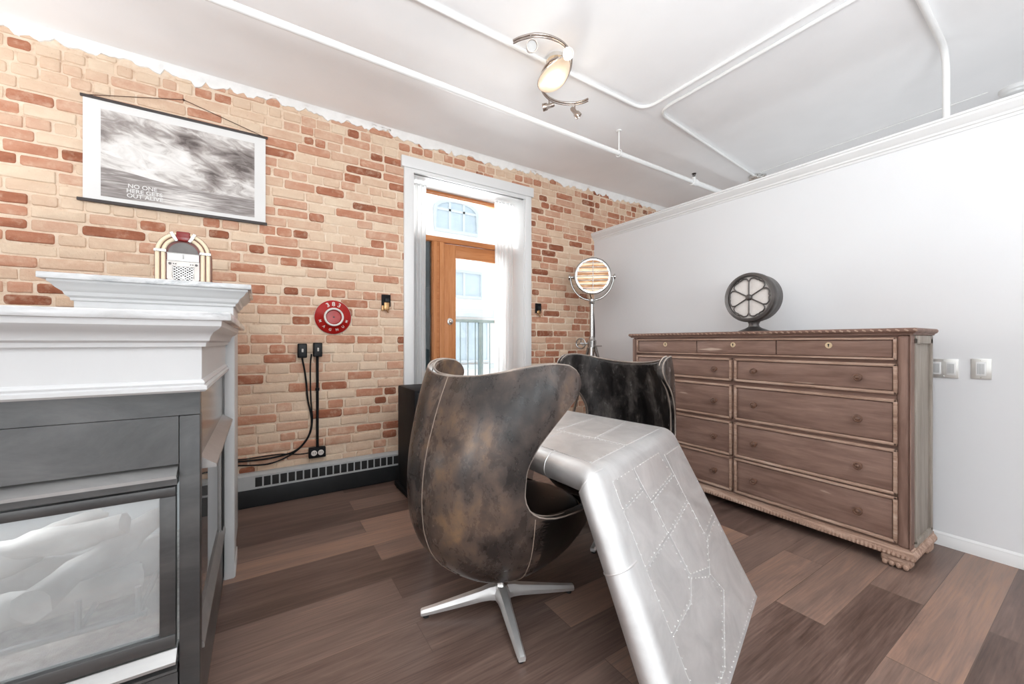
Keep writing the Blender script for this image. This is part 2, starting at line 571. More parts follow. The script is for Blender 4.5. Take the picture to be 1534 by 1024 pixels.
# individual bricks laid over the mortar (one continuous wall surface)
bm = bmesh.new()
lay = bm.verts.layers.float.new('brick')
rowh = .0745
row = 0
z = -.01
def in_open(x0, x1, z0, z1):
    return x1 > OX0 - .06 and x0 < OX1 + .06 and z0 < OZ1 + .06 and z1 > 0
def clampx(x0, x1, z0, z1):
    a, b = OX0 - .03, OX1 + .03
    if z0 < OZ1 + .03:
        if x0 < a < x1:
            return (x0, a) if (a - x0) > (x1 - b) else (b, x1)
        if x0 < b < x1: return (b, x1)
        if x0 >= a and x1 <= b: return None
    return (x0, x1)
while z < H - .05:
    top = z > 2.72
    hh = rowh
    x = -2.1 + random.uniform(-.2, 0)
    lastdark = 0
    while x < 5.6:
        p = random.random()
        if row % 6 == 3: L = random.choice((.105, .11, .12, .1))
        elif p < .68: L = random.uniform(.195, .235)
        elif p < .9: L = random.uniform(.10, .14)
        else: L = random.uniform(.235, .30)
        if top and p < .45: L = random.uniform(.07, .11)
        x0, x1 = x, x + L
        x += L + random.uniform(.004, .013)
        c = clampx(x0, x1, z, z + hh)
        if c is None: continue
        x0, x1 = c
        if x1 - x0 < .02: continue
        j = lambda s: random.uniform(-s, s)
        z0 = z + random.uniform(.003, .008) + j(.002)
        z1 = z + hh - random.uniform(.002, .006) + j(.002)
        zt = 3.012 + random.uniform(-.03, .03)
        if z1 > zt: z1 = zt
        if z1 - z0 < .018: continue
        dep = random.uniform(.002, .010)
        q = random.random()
        dx = (x0 - 2.5)
        shift = .13 if x0 > 2.3 else (.04 if x0 > .6 else 0)
        if q < .38: tone = random.uniform(.05, .30)
        elif q < .60: tone = random.uniform(.30, .52)
        elif q < .86: tone = random.uniform(.52, .72)
        else: tone = random.uniform(.74, .98)
        tone = min(1, tone + shift)
        red = max(0, tone - .45)
        g = random.uniform(0, .004) + red * random.uniform(.002, .009)
        x0 += g; x1 -= g; z0 += g * .7; z1 -= g * .7
        if x1 - x0 < .03 or z1 - z0 < .02: continue
        hx, hz, mx, mz = (x1 - x0) / 2, (z1 - z0) / 2, (x0 + x1) / 2, (z0 + z1) / 2
        cr = min(hz * .8, random.uniform(.004, .012) + red * .014)
        outline = []
        for (sx_, sz_, a0_) in ((1, 1, 0), (-1, 1, 90), (-1, -1, 180), (1, -1, 270)):
            for da in (0, 30, 60, 90):
                aa = math.radians(a0_ + da)
                outline.append((mx + sx_ * (hx - cr) + cr * math.cos(aa) + j(.0012), mz + sz_ * (hz - cr) + cr * math.sin(aa) + j(.0012)))
            nx_ = {0: (-1, 0), 90: (0, -1), 180: (1, 0), 270: (0, 1)}[a0_]
            if nx_[0]:
                for f_i in (.3, .7): outline.append((mx + nx_[0] * (hx - cr) * (2 * f_i - 1), mz + sz_ * hz + j(.0022)))
        b = random.uniform(.003, .007)
        rings = []
        for (inset, yy) in ((-.0015, D + .004), (0, D - dep * .3), (b * .45, D - dep * .85), (b * 1.2, D - dep)):
            kx, kz = (hx - inset) / hx, (hz - inset) / hz
            rings.append([bm.verts.new((mx + (px_ - mx) * kx, yy, mz + (pz_ - mz) * kz)) for px_, pz_ in outline])
        for rg in rings:
            for vv_ in rg: vv_[lay] = tone
        for a, c2 in zip(rings, rings[1:]):
            for k in range(len(a)):
                bm.faces.new([a[k], a[(k + 1) % len(a)], c2[(k + 1) % len(a)], c2[k]])
        bm.faces.new(rings[-1])
    z += rowh
    row += 1
bmesh.ops.recalc_face_normals(bm, faces=bm.faces[:])
me = bpy.data.meshes.new('wall_back_bricks')
bm.to_mesh(me); bm.free()
for p in me.polygons: p.use_smooth = True
me.set_sharp_from_angle(angle=math.radians(50))
me.materials.append(M['brick'])
o = link(bpy.data.objects.new('wall_back_bricks', me))
o['kind'] = 'structure'
o.parent = wb
# ragged plaster fillet where the bricks meet the ceiling
m = MB()
def plz(x):
    return 3.006 + .010 * math.sin(x * 3.1) + .012 * math.sin(x * 7.7 + 1) + .011 * math.sin(x * 23) + .010 * math.sin(x * 61 + 2)
xs = [-2.2 + i * .02 for i in range(int(7.8 / .02))]
prev = None
for x in xs:
    zz = plz(x) + random.uniform(-.010, .008)
    if random.random() < .05: zz += random.uniform(.015, .03)
    cur = [m.bm.verts.new(p) for p in ((x, D + .01, zz - .004), (x, D - .010, zz), (x, D - .014, zz + .02), (x, D - .022, H - .012), (x, D - .034, H + .002))]
    if prev:
        for k in range(4): m.face([prev[k], cur[k], cur[k + 1], prev[k + 1]])
    prev = cur
o = m.build('trim_4', M['plaster'], None, 60, recalc=True); o['kind'] = 'structure'

# partition wall on the right with crown cap and baseboard
m = MB(); m.box(R, R + .13, -2.6, D, 0, 2.47); struct('wall_right', m, M['wall_white'], 0)
crown = [(0, 2.41), (.006, 2.41), (.010, 2.424), (.018, 2.428), (.020, 2.440), (.034, 2.452), (.046, 2.470), (.050, 2.474), (.050, 2.486), (.056, 2.490), (.056, 2.502), (-.185, 2.502), (-.185, 2.47), (0, 2.47)]
m = MB()
m.sweep([(p[0], p[1]) for p in crown], [((R, D - .004, 0), (-1, 0, 0)), ((R, -2.6, 0), (-1, 0, 0))])
struct('trim_1', m, M['trim_white'], 30)
m = MB()
bb = [(0, 0), (.013, 0), (.013, .052), (.009, .060), (.009, .066), (.004, .074), (0, .078)]
m.sweep(bb, [((R, D, 0), (-1, 0, 0)), ((R, -2.6, 0), (-1, 0, 0))])
struct('baseboard_right', m, M['trim_white'], 30)
# rest of the loft behind the camera
m = MB()
WINL = [(-5.2, -3.2), (-2.0, .0)]
e = FY
for a, b in WINL:
    m.box(LX - .12, LX, e, a, 0, H); e = b
    m.box(LX - .12, LX, a, b, 0, .55); m.box(LX - .12, LX, a, b, 2.75, H)
m.box(LX - .12, LX, e, D + .3, 0, H)
struct('wall_left', m, M['wall_white'], 0)
for i, (a, b) in enumerate(WINL):
    m = MB()
    for y0, y1, z0, z1 in ((a, a + .06, .55, 2.75), (b - .06, b, .55, 2.75), (a, b, .55, .61), (a, b, 2.69, 2.75), ((a + b) / 2 - .025, (a + b) / 2 + .025, .55, 2.75), (a, b, 1.85, 1.9)):
        m.box(LX - .10, LX - .05, y0, y1, z0, z1)
    struct('window_%d' % (i + 6), m, M['trim_white'], 0)
m = MB(); m.box(FX, FX + .12, FY, D + .3, 0, H); struct('wall_far', m, M['wall_white'], 0)
m = MB()
WIN = [(-5.6, -3.6), (-2.7, -.7), (.2, 2.2), (3.1, 5.4)]
e = LX
for a, b in WIN:
    m.box(e, a, FY - .2, FY, 0, H); e = b
    m.box(a, b, FY - .2, FY, 0, .55); m.box(a, b, FY - .2, FY, 2.75, H)
m.box(e, FX, FY - .2, FY, 0, H)
struct('wall_front', m, M['wall_white'], 0)
for i, (a, b) in enumerate(WIN):
    m = MB()
    for x0, x1, z0, z1 in ((a, a + .06, .55, 2.75), (b - .06, b, .55, 2.75), (a, b, .55, .61), (a, b, 2.69, 2.75), ((a + b) / 2 - .025, (a + b) / 2 + .025, .55, 2.75), (a, b, 1.85, 1.9)):
        m.box(x0, x1, FY - .14, FY - .08, z0, z1)
    struct('window_%d' % (i + 2), m, M['trim_white'], 0)

# door surround: casing, header, reveal
m = MB()
m.box(1.075, OX0 + .004, D - .028, D + .02, 0, 2.755, .004)
m.box(OX1 - .004, 2.457, D - .028, D + .02, 0, 2.755, .004)
m.box(OX0, OX1, D - .028, D + .02, OZ1 - .012, 2.755, .003)
m.box(1.05, 2.480, D - .040, D + .02, 2.755, 2.852, .004)
struct('trim_2', m, M['trim_white'], 30)
m = MB()
m.box(OX0 - .01, OX0 + .012, D, D + .34, OZ0, OZ1)
m.box(OX1 - .012, OX1 + .01, D, D + .34, OZ0, OZ1)
m.box(OX0, OX1, D, D + .34, OZ1 - .012, OZ1 + .01)
m.box(OX0, OX1, D - .02, D + .34, OZ0 - .03, OZ0 + .002)
struct('trim_3', m, M['trim_white'], 0)

# door unit: orange fir frame, door leaf, side light, transom
DY = 3.80
fr = MB()
fr.box(1.455, 1.585, DY - .04, DY + .05, OZ0, 2.215, .004)
fr.box(1.172, 1.20, DY - .04, DY + .05, OZ0, 2.215, .003)
fr.box(2.352, 2.373, DY - .04, DY + .05, OZ0, 2.72, .003)
fr.box(1.172, 2.373, DY - .045, DY + .05, 2.215, 2.268, .006)
fr.box(1.172, 2.373, DY - .04, DY + .05, 2.700, 2.722, .003)
fr.box(1.172, 2.373, DY - .055, DY - .035, 2.678, 2.690, .003)
fr.box(1.172, 1.20, DY - .04, DY + .05, 2.268, 2.72, .003)
fr.box(1.20, 1.455, DY - .04, DY + .05, OZ0, OZ0 + .10, .003)
dr = struct('door_1', fr, M['door_wood_h'], 30)
m = MB(); m.box(1.463, 1.50, DY - .052, DY - .04, OZ0, 2.213, .003); m.box(1.53, 1.575, DY - .052, DY - .04, OZ0, 2.213, .003)
m.build('door_jamb', M['door_wood'], dr)
m = MB()
m.box(1.588, 1.722, DY - .02, DY + .025, OZ0 + .02, 2.21, .003)
m.box(2.215, 2.350, DY - .02, DY + .025, OZ0 + .02, 2.21, .003)
m.build('door_stile', M['door_wood'], dr)
m = MB()
m.box(1.722, 2.215, DY - .019, DY + .024, 2.075, 2.21, .003)
m.box(1.722, 2.215, DY - .019, DY + .024, OZ0 + .02, .62, .003)
m.build('door_rail', M['door_wood_h'], dr)
m = MB(); m.box(1.722, 2.215, DY, DY + .008, .62, 2.075); m.build('door_pane', M['glass'], dr, 0)
m = MB(); m.box(1.20, 1.455, DY, DY + .008, OZ0 + .10, 2.215); m.build('side_pane', M['smoke_glass'], dr, 0)
m = MB(); m.box(1.20, 2.352, DY, DY + .008, 2.268, 2.70); m.build('transom_pane', M['glass'], dr, 0)
m = MB()
m.lathe([(0, 0), (.036, 0), (.036, .006), (.030, .012), (.016, .014), (.014, .024), (.010, .028), (0, .028)], (1.655, DY - .02, 1.412), (0, -1, 0), 24)
m.obox((1.655, DY - .055, 1.412), (1, 0, .4), (0, 1, 0), (-.4, 0, 1), .017, .006, .006, .003)
m.build('deadbolt', M['chrome'], dr)

# white sheer curtains in the reveal
def curtain(name, label, x0, x1, z0, z1, folds, y, amp):
    t = thing(name, label, 'curtain', ((x0 + x1) / 2, y, z0), 0, 'sheer curtains at the balcony door')
    m = MB()
    def fn(u, v):
        ph = folds * 2 * PI * u
        pinch = 1 - .10 * math.sin(PI * min(1, v * 1.0)) if True else 1
        xx = x0 + (x1 - x0) * (.5 + (u - .5) * pinch)
        a = amp * (.55 + .45 * (1 - v)) 
        return (xx + .006 * math.sin(ph * 2 + 3 * v), y + a * math.sin(ph + .5 * math.sin(2.4 * v)) + .3 * a * math.sin(2.3 * ph + 1), z0 + (z1 - z0) * v)
    m.grid(fn, 90, 24)
    o = m.build('curtain_cloth', M['curtain'], t, 180, world=True)
    m = MB()
    m.tube([(x0, y, z1 - .012), (x1, y, z1 - .012)], .007, 10)
    m.build('curtain_rod', M['trim_white'], t, world=True)
    return t
curtain('sheer_curtain', 'white sheer curtain at the left of the balcony door, beside the dark side pane', 1.175, 1.345, .37, 2.705, 4, 3.635, .020)
curtain('sheer_curtain', 'white sheer curtain at the right of the balcony door, over the glass edge', 2.115, 2.350, .37, 2.715, 5, 3.645, .022)

# ------------------------------------------------------------------ outside the door
bd = thing('facade_outside', 'pale building across the street seen through the balcony door glass', 'building', (4.5, 9.2, -1))
m = MB(); m.box(1.2, 9.5, 9.2, 9.5, -1, 8.5); m.build('wall', M['outside_wall'], bd, 0, world=True)
def out_window(x0, x1, z0, z1, arch=0, bars=2):
    m = MB()
    poly = [(x0, z0), (x1, z0), (x1, z1)]
    if arch:
        cx_ = (x0 + x1) / 2
        for k in range(1, 12):
            a = PI * k / 12
            poly.append((cx_ + (x1 - x0) / 2 * math.cos(a), z1 + arch * math.sin(a)))
    poly.append((x0, z1))
    m.prism(poly, (0, 9.19, 0), (1, 0, 0), (0, 0, 1), (0, -1, 0), .012)
    w = m.build('window_pane', M['outside_pane'], bd, 0, world=True)
    m = MB()
    pts = [(p[0], 9.165, p[1]) for p in poly]
    m.tube(pts, .05, 6, closed=True)
    for k in range(1, bars + 1):
        xx = x0 + (x1 - x0) * k / (bars + 1)
        m.box(xx - .03, xx + .03, 9.15, 9.18, z0, z1 + arch * .85)
    m.box(x0, x1, 9.15, 9.18, z1 - .03, z1 + .03)
    m.build('window_frame', M['outside_trim'], w, world=True)
out_window(3.62, 4.78, 3.98, 4.50, .26)
out_window(3.9, 4.9, 2.35, 3.0, 0, 1)
out_window(3.9, 5.1, .7, 1.75, 0, 1)
m = MB(); m.box(3.7, 5.4, 9.1, 9.2, 1.85, 2.05, .01); m.box(3.7, 5.4, 9.1, 9.2, .5, .62, .01); m.build('ledge', M['outside_trim'], bd, world=True)
bl = thing('balcony_railing_outside', 'slate blue metal balcony railing outside the glass door', 'railing', (2.6, 4.9, .36))
m = MB(); m.box(1.3, 3.6, 4.88, 4.93, 1.47, 1.51, .006); m.box(1.3, 3.6, 4.89, 4.92, .48, .51, .004); m.build('rail', M['rail_paint'], bl, world=True)
for k in range(20):
    xx = 1.38 + k * .115
    m = MB(); m.tube([(xx, 4.905, .50), (xx, 4.905, 1.48)], .0085, 8); m.build('baluster', M['rail_paint'], bl, world=True)
for xx in (1.32, 2.60, 3.58):
    m = MB(); m.box(xx - .022, xx + .022, 4.883, 4.927, .36, 1.48, .003); m.build('post', M['rail_paint'], bl, world=True)
m = MB(); m.box(.9, 4.0, D + .32, 5.0, .26, .36); o = m.build('balcony_slab_outside', M['outside_trim'], None, 0); o['kind'] = 'structure'

# ------------------------------------------------------------------ ceiling services
def conduit(pts, r, label, cat='pipe', name='ceiling_conduit', straps=()):
    t = thing(name, label, cat, pts[0], 0, 'white painted conduits on the ceiling')
    m = MB(); m.tube(pts, r, 12); m.build('tube', M['pipe_white'], t, 60, world=True)
    for (p, d) in straps:
        m = MB(); dd = V(d).normalized(); sd = dd.cross(V((0, 0, 1)))
        m.obox(V(p) + V((0, 0, r * .35)), dd, sd, (0, 0, 1), .012, r * 2.4, r * 1.0, .002)
        m.build('strap', M['pipe_white'], t, world=True)
    return t
def elbow(a, c, b, r, n=8):
    a, b, c = V(a), V(b), V(c)
    p0 = c + (a - c).normalized() * r
    p1 = c + (b - c).normalized() * r
    return [((1 - t)**2) * p0 + 2 * t * (1 - t) * c + t * t * p1 for t in [i / n for i in range(n + 1)]]
zc = H - .014
A = [V((-.3, 2.05, zc))] + elbow((-.3, 2.05, zc), (2.58, 2.075, zc), (2.60, -1.2, zc), .13) + [V((2.62, -1.2, zc))]
conduit(A, .0125, 'thin white ceiling conduit passing behind the track light and turning towards the camera')
B = [V((2.72, -1.2, zc))] + elbow((2.72, -1.2, zc), (2.685, 2.03, zc), (4.62, 2.24, zc), .13) + [V((4.62, 2.235, zc))]
conduit(B, .0125, 'thin white ceiling conduit turning to run to the junction box')
Cc = [V((2.2, .575, zc - .006))] + elbow((2.2, .575, zc - .006), (3.66, .62, zc - .006), (3.67, .62, 2.3), .16) + [V((3.67, .62, 0.004))]
conduit(Cc, .018, 'white conduit bending down from the ceiling to drop behind the partition wall')
Dd = [V((4.60, 2.15, zc + .006)), V((4.57, 1.3, zc + .006)), V((4.55, .56, zc + .006))]
conduit(Dd, .005, 'thin surface wire on the ceiling from junction box to smoke detector', 'wire', 'ceiling_wire')
t = thing('ceiling_junction_box', 'grey metal junction box on the ceiling where the conduits meet above the partition', 'junction box', (4.70, 2.24, H - .05))
m = MB(); m.box(4.63, 4.75, 2.18, 2.30, H - .05, H, .004); m.build('box', M['alu'], t, world=True)
m = MB(); m.box(4.60, 4.63, 2.20, 2.27, H - .042, H - .004, .004); m.build('connector', M['alu'], t, world=True)
m = MB(); m.tube([(4.69, 2.18, H - .025), (4.69, 2.145, H - .025)], .016, 12); m.build('connector', M['alu'], t, world=True)
m = MB(); m.box(4.64, 4.74, 2.19, 2.29, H - .056, H - .05, .002); m.ball((4.66, 2.24, H - .058), .006); m.ball((4.72, 2.24, H - .058), .006); m.build('cover', M['grey_paint'], t, world=True)
t = thing('ceiling_smoke_detector', 'round white smoke detector on the ceiling at the upper right', 'smoke detector', (4.66, .44, H - .05))
m = MB(); m.lathe([(0, 0), (.05, 0), (.062, .006), (.066, .018), (.08, .024), (.085, .036), (.085, .05), (0, .05)], (4.66, .44, H - .05), (0, 0, 1), 32); m.build('housing', M['trim_white'], t, world=True)
m = MB(); m.tube([(4.66 + .058 * math.cos(a), .44 + .058 * math.sin(a), H - .042) for a in [2 * PI * k / 32 for k in range(32)]], .003, 6, closed=True); m.build('vent_ring', M['grey_paint'], t, world=True)
# sprinkler main
PY, PZ = 2.40, 2.86
t = thing('ceiling_sprinkler_pipe', 'thick white sprinkler pipe hung below the ceiling, parallel to the brick wall', 'pipe', (1.5, PY, PZ))
m = MB(); m.tube([(-1.2, PY - .03, PZ), (1.5, PY, PZ), (3.83, PY + .03, PZ)], .021, 16); m.tube([(3.79, PY + .03, PZ), (5.6, PY + .05, PZ)], .028, 16); m.build('tube', M['pipe_white'], t, 60, world=True)
for hx in (2.66, 4.95):
    m = MB(); m.tube([(hx, PY + .013, PZ), (hx, PY + .013, H)], .006, 8)
    m.tube([(hx, PY + .013 + .03 * math.cos(a), PZ + .03 * math.sin(a)) for a in [2 * PI * k / 20 for k in range(20)]], .005, 6, closed=True)
    m.lathe([(0, 0), (.022, 0), (.022, .008), (0, .012)], (hx, PY + .013, H), (0, 0, -1), 16)
    m.build('hanger', M['pipe_white'], t, world=True)
m = MB(); m.lathe([(.033, -.03), (.036, -.028), (.036, .028), (.033, .03)], (3.80, PY + .03, PZ), (1, 0, 0), 20); m.lathe([(0, 0), (.018, 0), (.018, .03), (.012, .034), (0, .034)], (3.80, PY + .03, PZ + .02), (0, 0, 1), 14); m.build('tee_fitting', M['pipe_white'], t, world=True)
m = MB(); m.lathe([(.007, 0), (.009, .01), (.004, .02), (.004, .035), (.022, .037), (.022, .04), (0, .042)], (3.80, PY + .03, PZ + .05), (0, 0, 1), 14)
for s in (-1, 1): m.tube([(3.80, PY + .03 + .009 * s, PZ + .06), (3.80, PY + .03 + .016 * s, PZ + .075), (3.80, PY + .03 + .005 * s, PZ + .087)], .003, 6)
m.build('sprinkler_head', M['dark_rod'], t, world=True)

# track light
f_, cx_, cy_ = 590., 767., 512.
vv = V((.5388, .8424, 0)); rr_ = V((.8424, -.5388, 0))
def at_z(px, py, zz):
    d = vv + rr_ * ((px - cx_) / f_) + V((0, 0, (cy_ - py) / f_))
    return V((0, 0, 1.2)) + d * ((zz - 1.2) / d.z)
def at_y(px, py, yy):
    d = vv + rr_ * ((px - cx_) / f_) + V((0, 0, (cy_ - py) / f_))
    return V((0, 0, 1.2)) + d * (yy / d.y)
def at_x(px, py, xx):
    d = vv + rr_ * ((px - cx_) / f_) + V((0, 0, (cy_ - py) / f_))
    return V((0, 0, 1.2)) + d * (xx / d.x)
ZR = 2.955
arc1 = [at_z(*p, ZR) for p in ((769, 61), (781, 55.5), (801, 51), (820, 53), (837, 59.7), (847, 67.5), (854, 78), (856, 92), (851.5, 108), (839, 125))]
arc2 = [at_z(*p, ZR - .012) for p in ((836, 86), (824, 92), (814, 105), (809.4, 120), (811.7, 133), (818, 142), (826, 148), (839, 152.6), (857.8, 154), (872, 151.5), (881, 148))]
cen = (at_z(833, 110, ZR))
t = thing('ceiling_track_light', 'curved chrome track light with a glowing glass dish and four small spots', 'ceiling light', (cen.x, cen.y, H))
m = MB()
for q in (arc1, arc2):
    sp = spline(q, 6)
    m.tube(sp, .0075, 8)
    m.tube([p + V((0, 0, -.016)) for p in sp], .0045, 8)
m.build('rail', M['rail_metal'], t, 60, world=True)
m = MB(); m.lathe([(0, 0), (.06, 0), (.066, .008), (.064, .028), (.02, .032), (.012, .1), (0, .1)], (cen.x, cen.y, H), (0, 0, -1), 28); m.build('canopy', M['chrome'], t, world=True)
# glass dish: elongated bowl between both rails
p0, p1 = at_z(850, 82, ZR - .03), at_z(815, 139, ZR - .03)
ax = (p1 - p0); half = ax.length / 2; ax.normalize(); sx = V((-ax.y, ax.x, 0))
cc = (p0 + p1) / 2
m = MB()
def dish(u, v):
    a = 2 * PI * u
    rr = math.sin(v * PI / 2)
    return cc + ax * (half * .92 * rr * math.cos(a)) + sx * (.085 * rr * math.sin(a) * (1 + .25 * math.cos(a))) + V((0, 0, -.035 * math.cos(v * PI / 2)))
m.grid(dish, 40, 8)
bmesh.ops.remove_doubles(m.bm, verts=m.bm.verts[:], dist=1e-5)
o = m.build('glass_dish', M['lamp_glow'], t, 180, world=True)
m = MB(); m.tube([dish(k / 40, 1) for k in range(40)], .005, 6, closed=True); m.build('dish_rim', M['chrome'], o, 60, world=True)
def spot(px0, py0, drop, dirv, ln, rad, lit=False):
    top = at_z(px0, py0, ZR - .01)
    b = top + V((0, 0, -drop))
    dv = V(dirv).normalized()
    m = MB(); m.tube([top, b], .005, 8); m.ball(b, .010, 10)
    c = b - dv * ln * .45
    m.lathe([(0, 0), (rad * .45, 0), (rad * .6, ln * .12), (rad * .62, ln * .55), (rad * .9, ln * .62), (rad, ln * .9), (rad, ln), (rad * .88, ln), (rad * .80, ln * .9)], c, dv, 20)
    s = m.build('spot_head', M['rail_metal'], t, 50, world=True)
    m = MB(); m.lathe([(0, ln * .905), (rad * .8, ln * .90)], c, dv, 20)
    m.build('lamp_face', M['spot_glow'] if lit else M['glass_white'], s, 0, world=True)
M['glass_white'] = simple('frosted_lamp_glass', (.46, .45, .44), .2)
spot(795, 52, .075, (-.35, -.85, -.35), .075, .033)
spot(848, 69, .05, (-.30, -.8, -.5), .075, .033, True)
spot(822.5, 146, .06, (-.75, .62, -.2), .085, .026)
spot(861, 154, .065, (.55, -.35, -.75), .085, .026)

# ------------------------------------------------------------------ things on the brick wall
# hanging poster
t = thing('wall_hanging_poster', 'wide black and white landscape poster hanging from dark rods on the brick wall', 'poster', (-.44, D - .02, 2.07))
PX0, PX1, PZ0, PZ1 = -.925, .040, 2.085, 2.715
m = MB(); m.box(PX0 + .006, PX1 - .006, D - .018, D - .016, PZ0, PZ1); m.build('sheet', M['paper'], t, 0, world=True)
def print_mat():
    t_ = NT('poster_print')
    c = t_.n('ShaderNodeTexCoord')
    sep = t_.n('ShaderNodeSeparateXYZ')
    t_.l(c.outputs['Generated'], sep.inputs[0])
    u, v = sep.outputs[0], sep.outputs[2]
    comb = t_.n('ShaderNodeCombineXYZ')
    t_.l(t_.math('MULTIPLY', u, 3.2), comb.inputs[0])
    t_.l(t_.math('ADD', t_.math('MULTIPLY', v, 5.0), t_.math('MULTIPLY', u, 1.6)), comb.inputs[1])
    cl = t_.noise(comb.outputs[0], 1.6, 8, .62, 1.2)
    def blob(x, y, sx_, sy_):
        dx = t_.math('DIVIDE', t_.math('SUBTRACT', u, x), sx_)
        dy = t_.math('DIVIDE', t_.math('SUBTRACT', v, y), sy_)
        d = t_.math('ADD', t_.math('MULTIPLY', dx, dx), t_.math('MULTIPLY', dy, dy))
        return t_.math('POWER', 2.718, t_.math('MULTIPLY', d, -1.0))
    dark = t_.math('ADD', t_.math('MULTIPLY', blob(.53, .80, .10, .13), .50), t_.math('MULTIPLY', blob(.92, .70, .18, .18), .32))
    dark = t_.math('ADD', dark, t_.math('MULTIPLY', blob(.70, .42, .07, .16), .36))
    dark = t_.math('ADD', dark, t_.math('MULTIPLY', blob(.06, .85, .22, .16), .22))
    lit = t_.math('ADD', t_.math('MULTIPLY', blob(.28, .55, .22, .30), .15), t_.math('MULTIPLY', blob(.50, .70, .05, .10), .30))
    tone = t_.math('ADD', t_.math('SUBTRACT', cl, dark), t_.math('ADD', lit, .05))
    sky = t_.ramp(tone, [(.18, hexc('#5f5653')), (.42, hexc('#a59d99')), (.58, hexc('#d6d2ce')), (.78, hexc('#eae7e4'))])
    comb2 = t_.n('ShaderNodeCombineXYZ')
    t_.l(t_.math('MULTIPLY', u, 3.0), comb2.inputs[0]); t_.l(t_.math('MULTIPLY', v, 26.0), comb2.inputs[1])
    wn = t_.noise(comb2.outputs[0], 1.8, 6, .6, .6)
    lit2 = t_.math('MULTIPLY', blob(.50, .06, .18, .16), .30)
    sea = t_.ramp(t_.math('ADD', wn, lit2), [(.3, hexc('#6d6562')), (.55, hexc('#9c9592')), (.85, hexc('#e6e2de'))])
    hz = t_.math('ADD', v, t_.math('MULTIPLY', blob(.0, .30, .35, .5), -.10))
    mask = t_.math('GREATER_THAN', hz, .235)
    t_.set(t_.mix(mask, sea, sky), .55, 0, .3)
    return t_.m
m = MB(); m.box(PX0 + .085, PX1 - .075, D - .0192, D - .018, PZ0 + .03, PZ1 - .055); pr = m.build('print', print_mat(), t, 0, world=True)
m = MB()
for i, (s, dx) in enumerate((('NO ONE', .0), ('HERE GETS', .01), ('OUT ALIVE', .012))):
    text_into(m, s, .036, Matrix.Translation((-.645 + dx, D - .0196, 2.203 - i * .031)) @ Matrix.Rotation(PI / 2, 4, 'X'), .0004)
m.build('lettering', M['paper'], t, 0, world=True)
m = MB(); m.box(PX0 - .006, PX1 + .008, D - .024, D - .012, PZ1 - .004, PZ1 + .014, .003); m.build('top_rod', M['dark_rod'], t, world=True)
m = MB(); m.box(PX0 - .020, PX1 + .004, D - .024, D - .012, PZ0 - .016, PZ0 + .004, .003); m.build('bottom_rod', M['dark_rod'], t, world=True)
m = MB(); m.tube([(PX0 + .02, D - .016, PZ1 + .012), (-.44, D - .013, PZ1 + .135), (PX1 - .02, D - .016, PZ1 + .012)], .0022, 6); m.lathe([(0, 0), (.006, 0), (.006, .012), (0, .014)], (-.44, D, PZ1 + .137), (0, -1, 0), 10); m.build('hanging_cord', M['cord_brown'], t, world=True)

# round red metal lid
sc_ = V((.498, D - .012, 1.400))
t = thing('round_wall_sign', 'round red metal disc with white 383 and white inner ring, on the brick wall', 'wall decoration', sc_)
m = MB(); m.lathe([(0, .034), (.052, .032), (.055, .040), (.062, .046), (.070, .044), (.078, .030), (.120, .016), (.132, .010), (.137, .004), (.137, 0), (0, 0)], sc_, (0, -1, 0), 56); m.build('disc', M['red_paint'], t, 50, world=True)
m = MB(); m.tube([sc_ + V((.066 * math.cos(a), -.045, .066 * math.sin(a))) for a in [2 * PI * k / 48 for k in range(48)]], .0085, 8, closed=True); m.build('ring', M['white_paint'], t, 60, world=True)
m = MB(); m.tube([sc_ + V((.1365 * math.cos(a), -.002, .1365 * math.sin(a))) for a in [2 * PI * k / 56 for k in range(56)]], .0025, 6, closed=True); m.build('edge_line', M['white_paint'], t, 60, world=True)
m = MB(); m.lathe([(0, .040), (.006, .038), (.007, .030)], sc_, (0, -1, 0), 12); m.build('centre_stud', M['dark_rod'], t, world=True)
tilt = math.atan2(.014, .042)
def arc_letter(ch, ang, rad, size, flip):
    # ang measured clockwise from top
    p = V((rad * math.sin(ang), 0, rad * math.cos(ang)))
    yy = -(.030 - (rad - .078) / .042 * .014) - .0025
    rot = -ang if not flip else PI - ang
    Mx = Matrix.Translation(sc_ + V((p.x, yy, p.z))) @ Matrix.Rotation(-rot if False else 0, 4, 'Y') @ Matrix.Rotation(PI / 2, 4, 'X') @ Matrix.Rotation(rot, 4, 'Z') @ Matrix.Rotation((1 if not flip else -1) * -tilt, 4, 'X')
    mm = MB(); text_into(mm, ch, size, Mx, .0012); mm.build('letter', M['white_paint'], t, 0, world=True)
for ch, a in zip('383', (-.42, 0, .42)): arc_letter(ch, a, .103, .050, False)
for k, ch in enumerate('MAGNUM'): arc_letter(ch, PI + 1.25 - k * .5, .104, .028, True)

# two black plates with brass pieces either side of the door
def hook(loc, label, round_):
    t = thing('wall_hook', label, 'wall hook', loc, 0, 'black plates with brass hooks beside the balcony door')
    m = MB(); m.box(-.038, .038, -.016, 0, -.03, .075, .004); m.build('plate', M['black_plastic'], t)
    m = MB(); m.box(-.012, .022, -.03, -.012, .008, .040, .005); m.build('catch', M['dark_grey_paint'], t)
    m = MB()
    if not round_:
        m.box(-.020, .024, -.028, -.014, -.062, .006, .003); m.box(-.038, -.020, -.018, -.004, -.066, -.02, .002); m.tube([(.006, -.02, -.05), (.006, -.03, -.075), (.012, -.04, -.080)], .005, 8)
    else:
        m.lathe([(0, 0), (.022, 0), (.024, .008), (.016, .014), (0, .016)], (.0, -.014, -.022), (0, -1, 0), 16, )
        m.tube([(-.006, -.02, -.03), (-.004, -.036, -.05), (.004, -.04, -.064), (.010, -.03, -.07)], .007, 8)
    m.build('brass_hook', M['brass'], t)
    return t
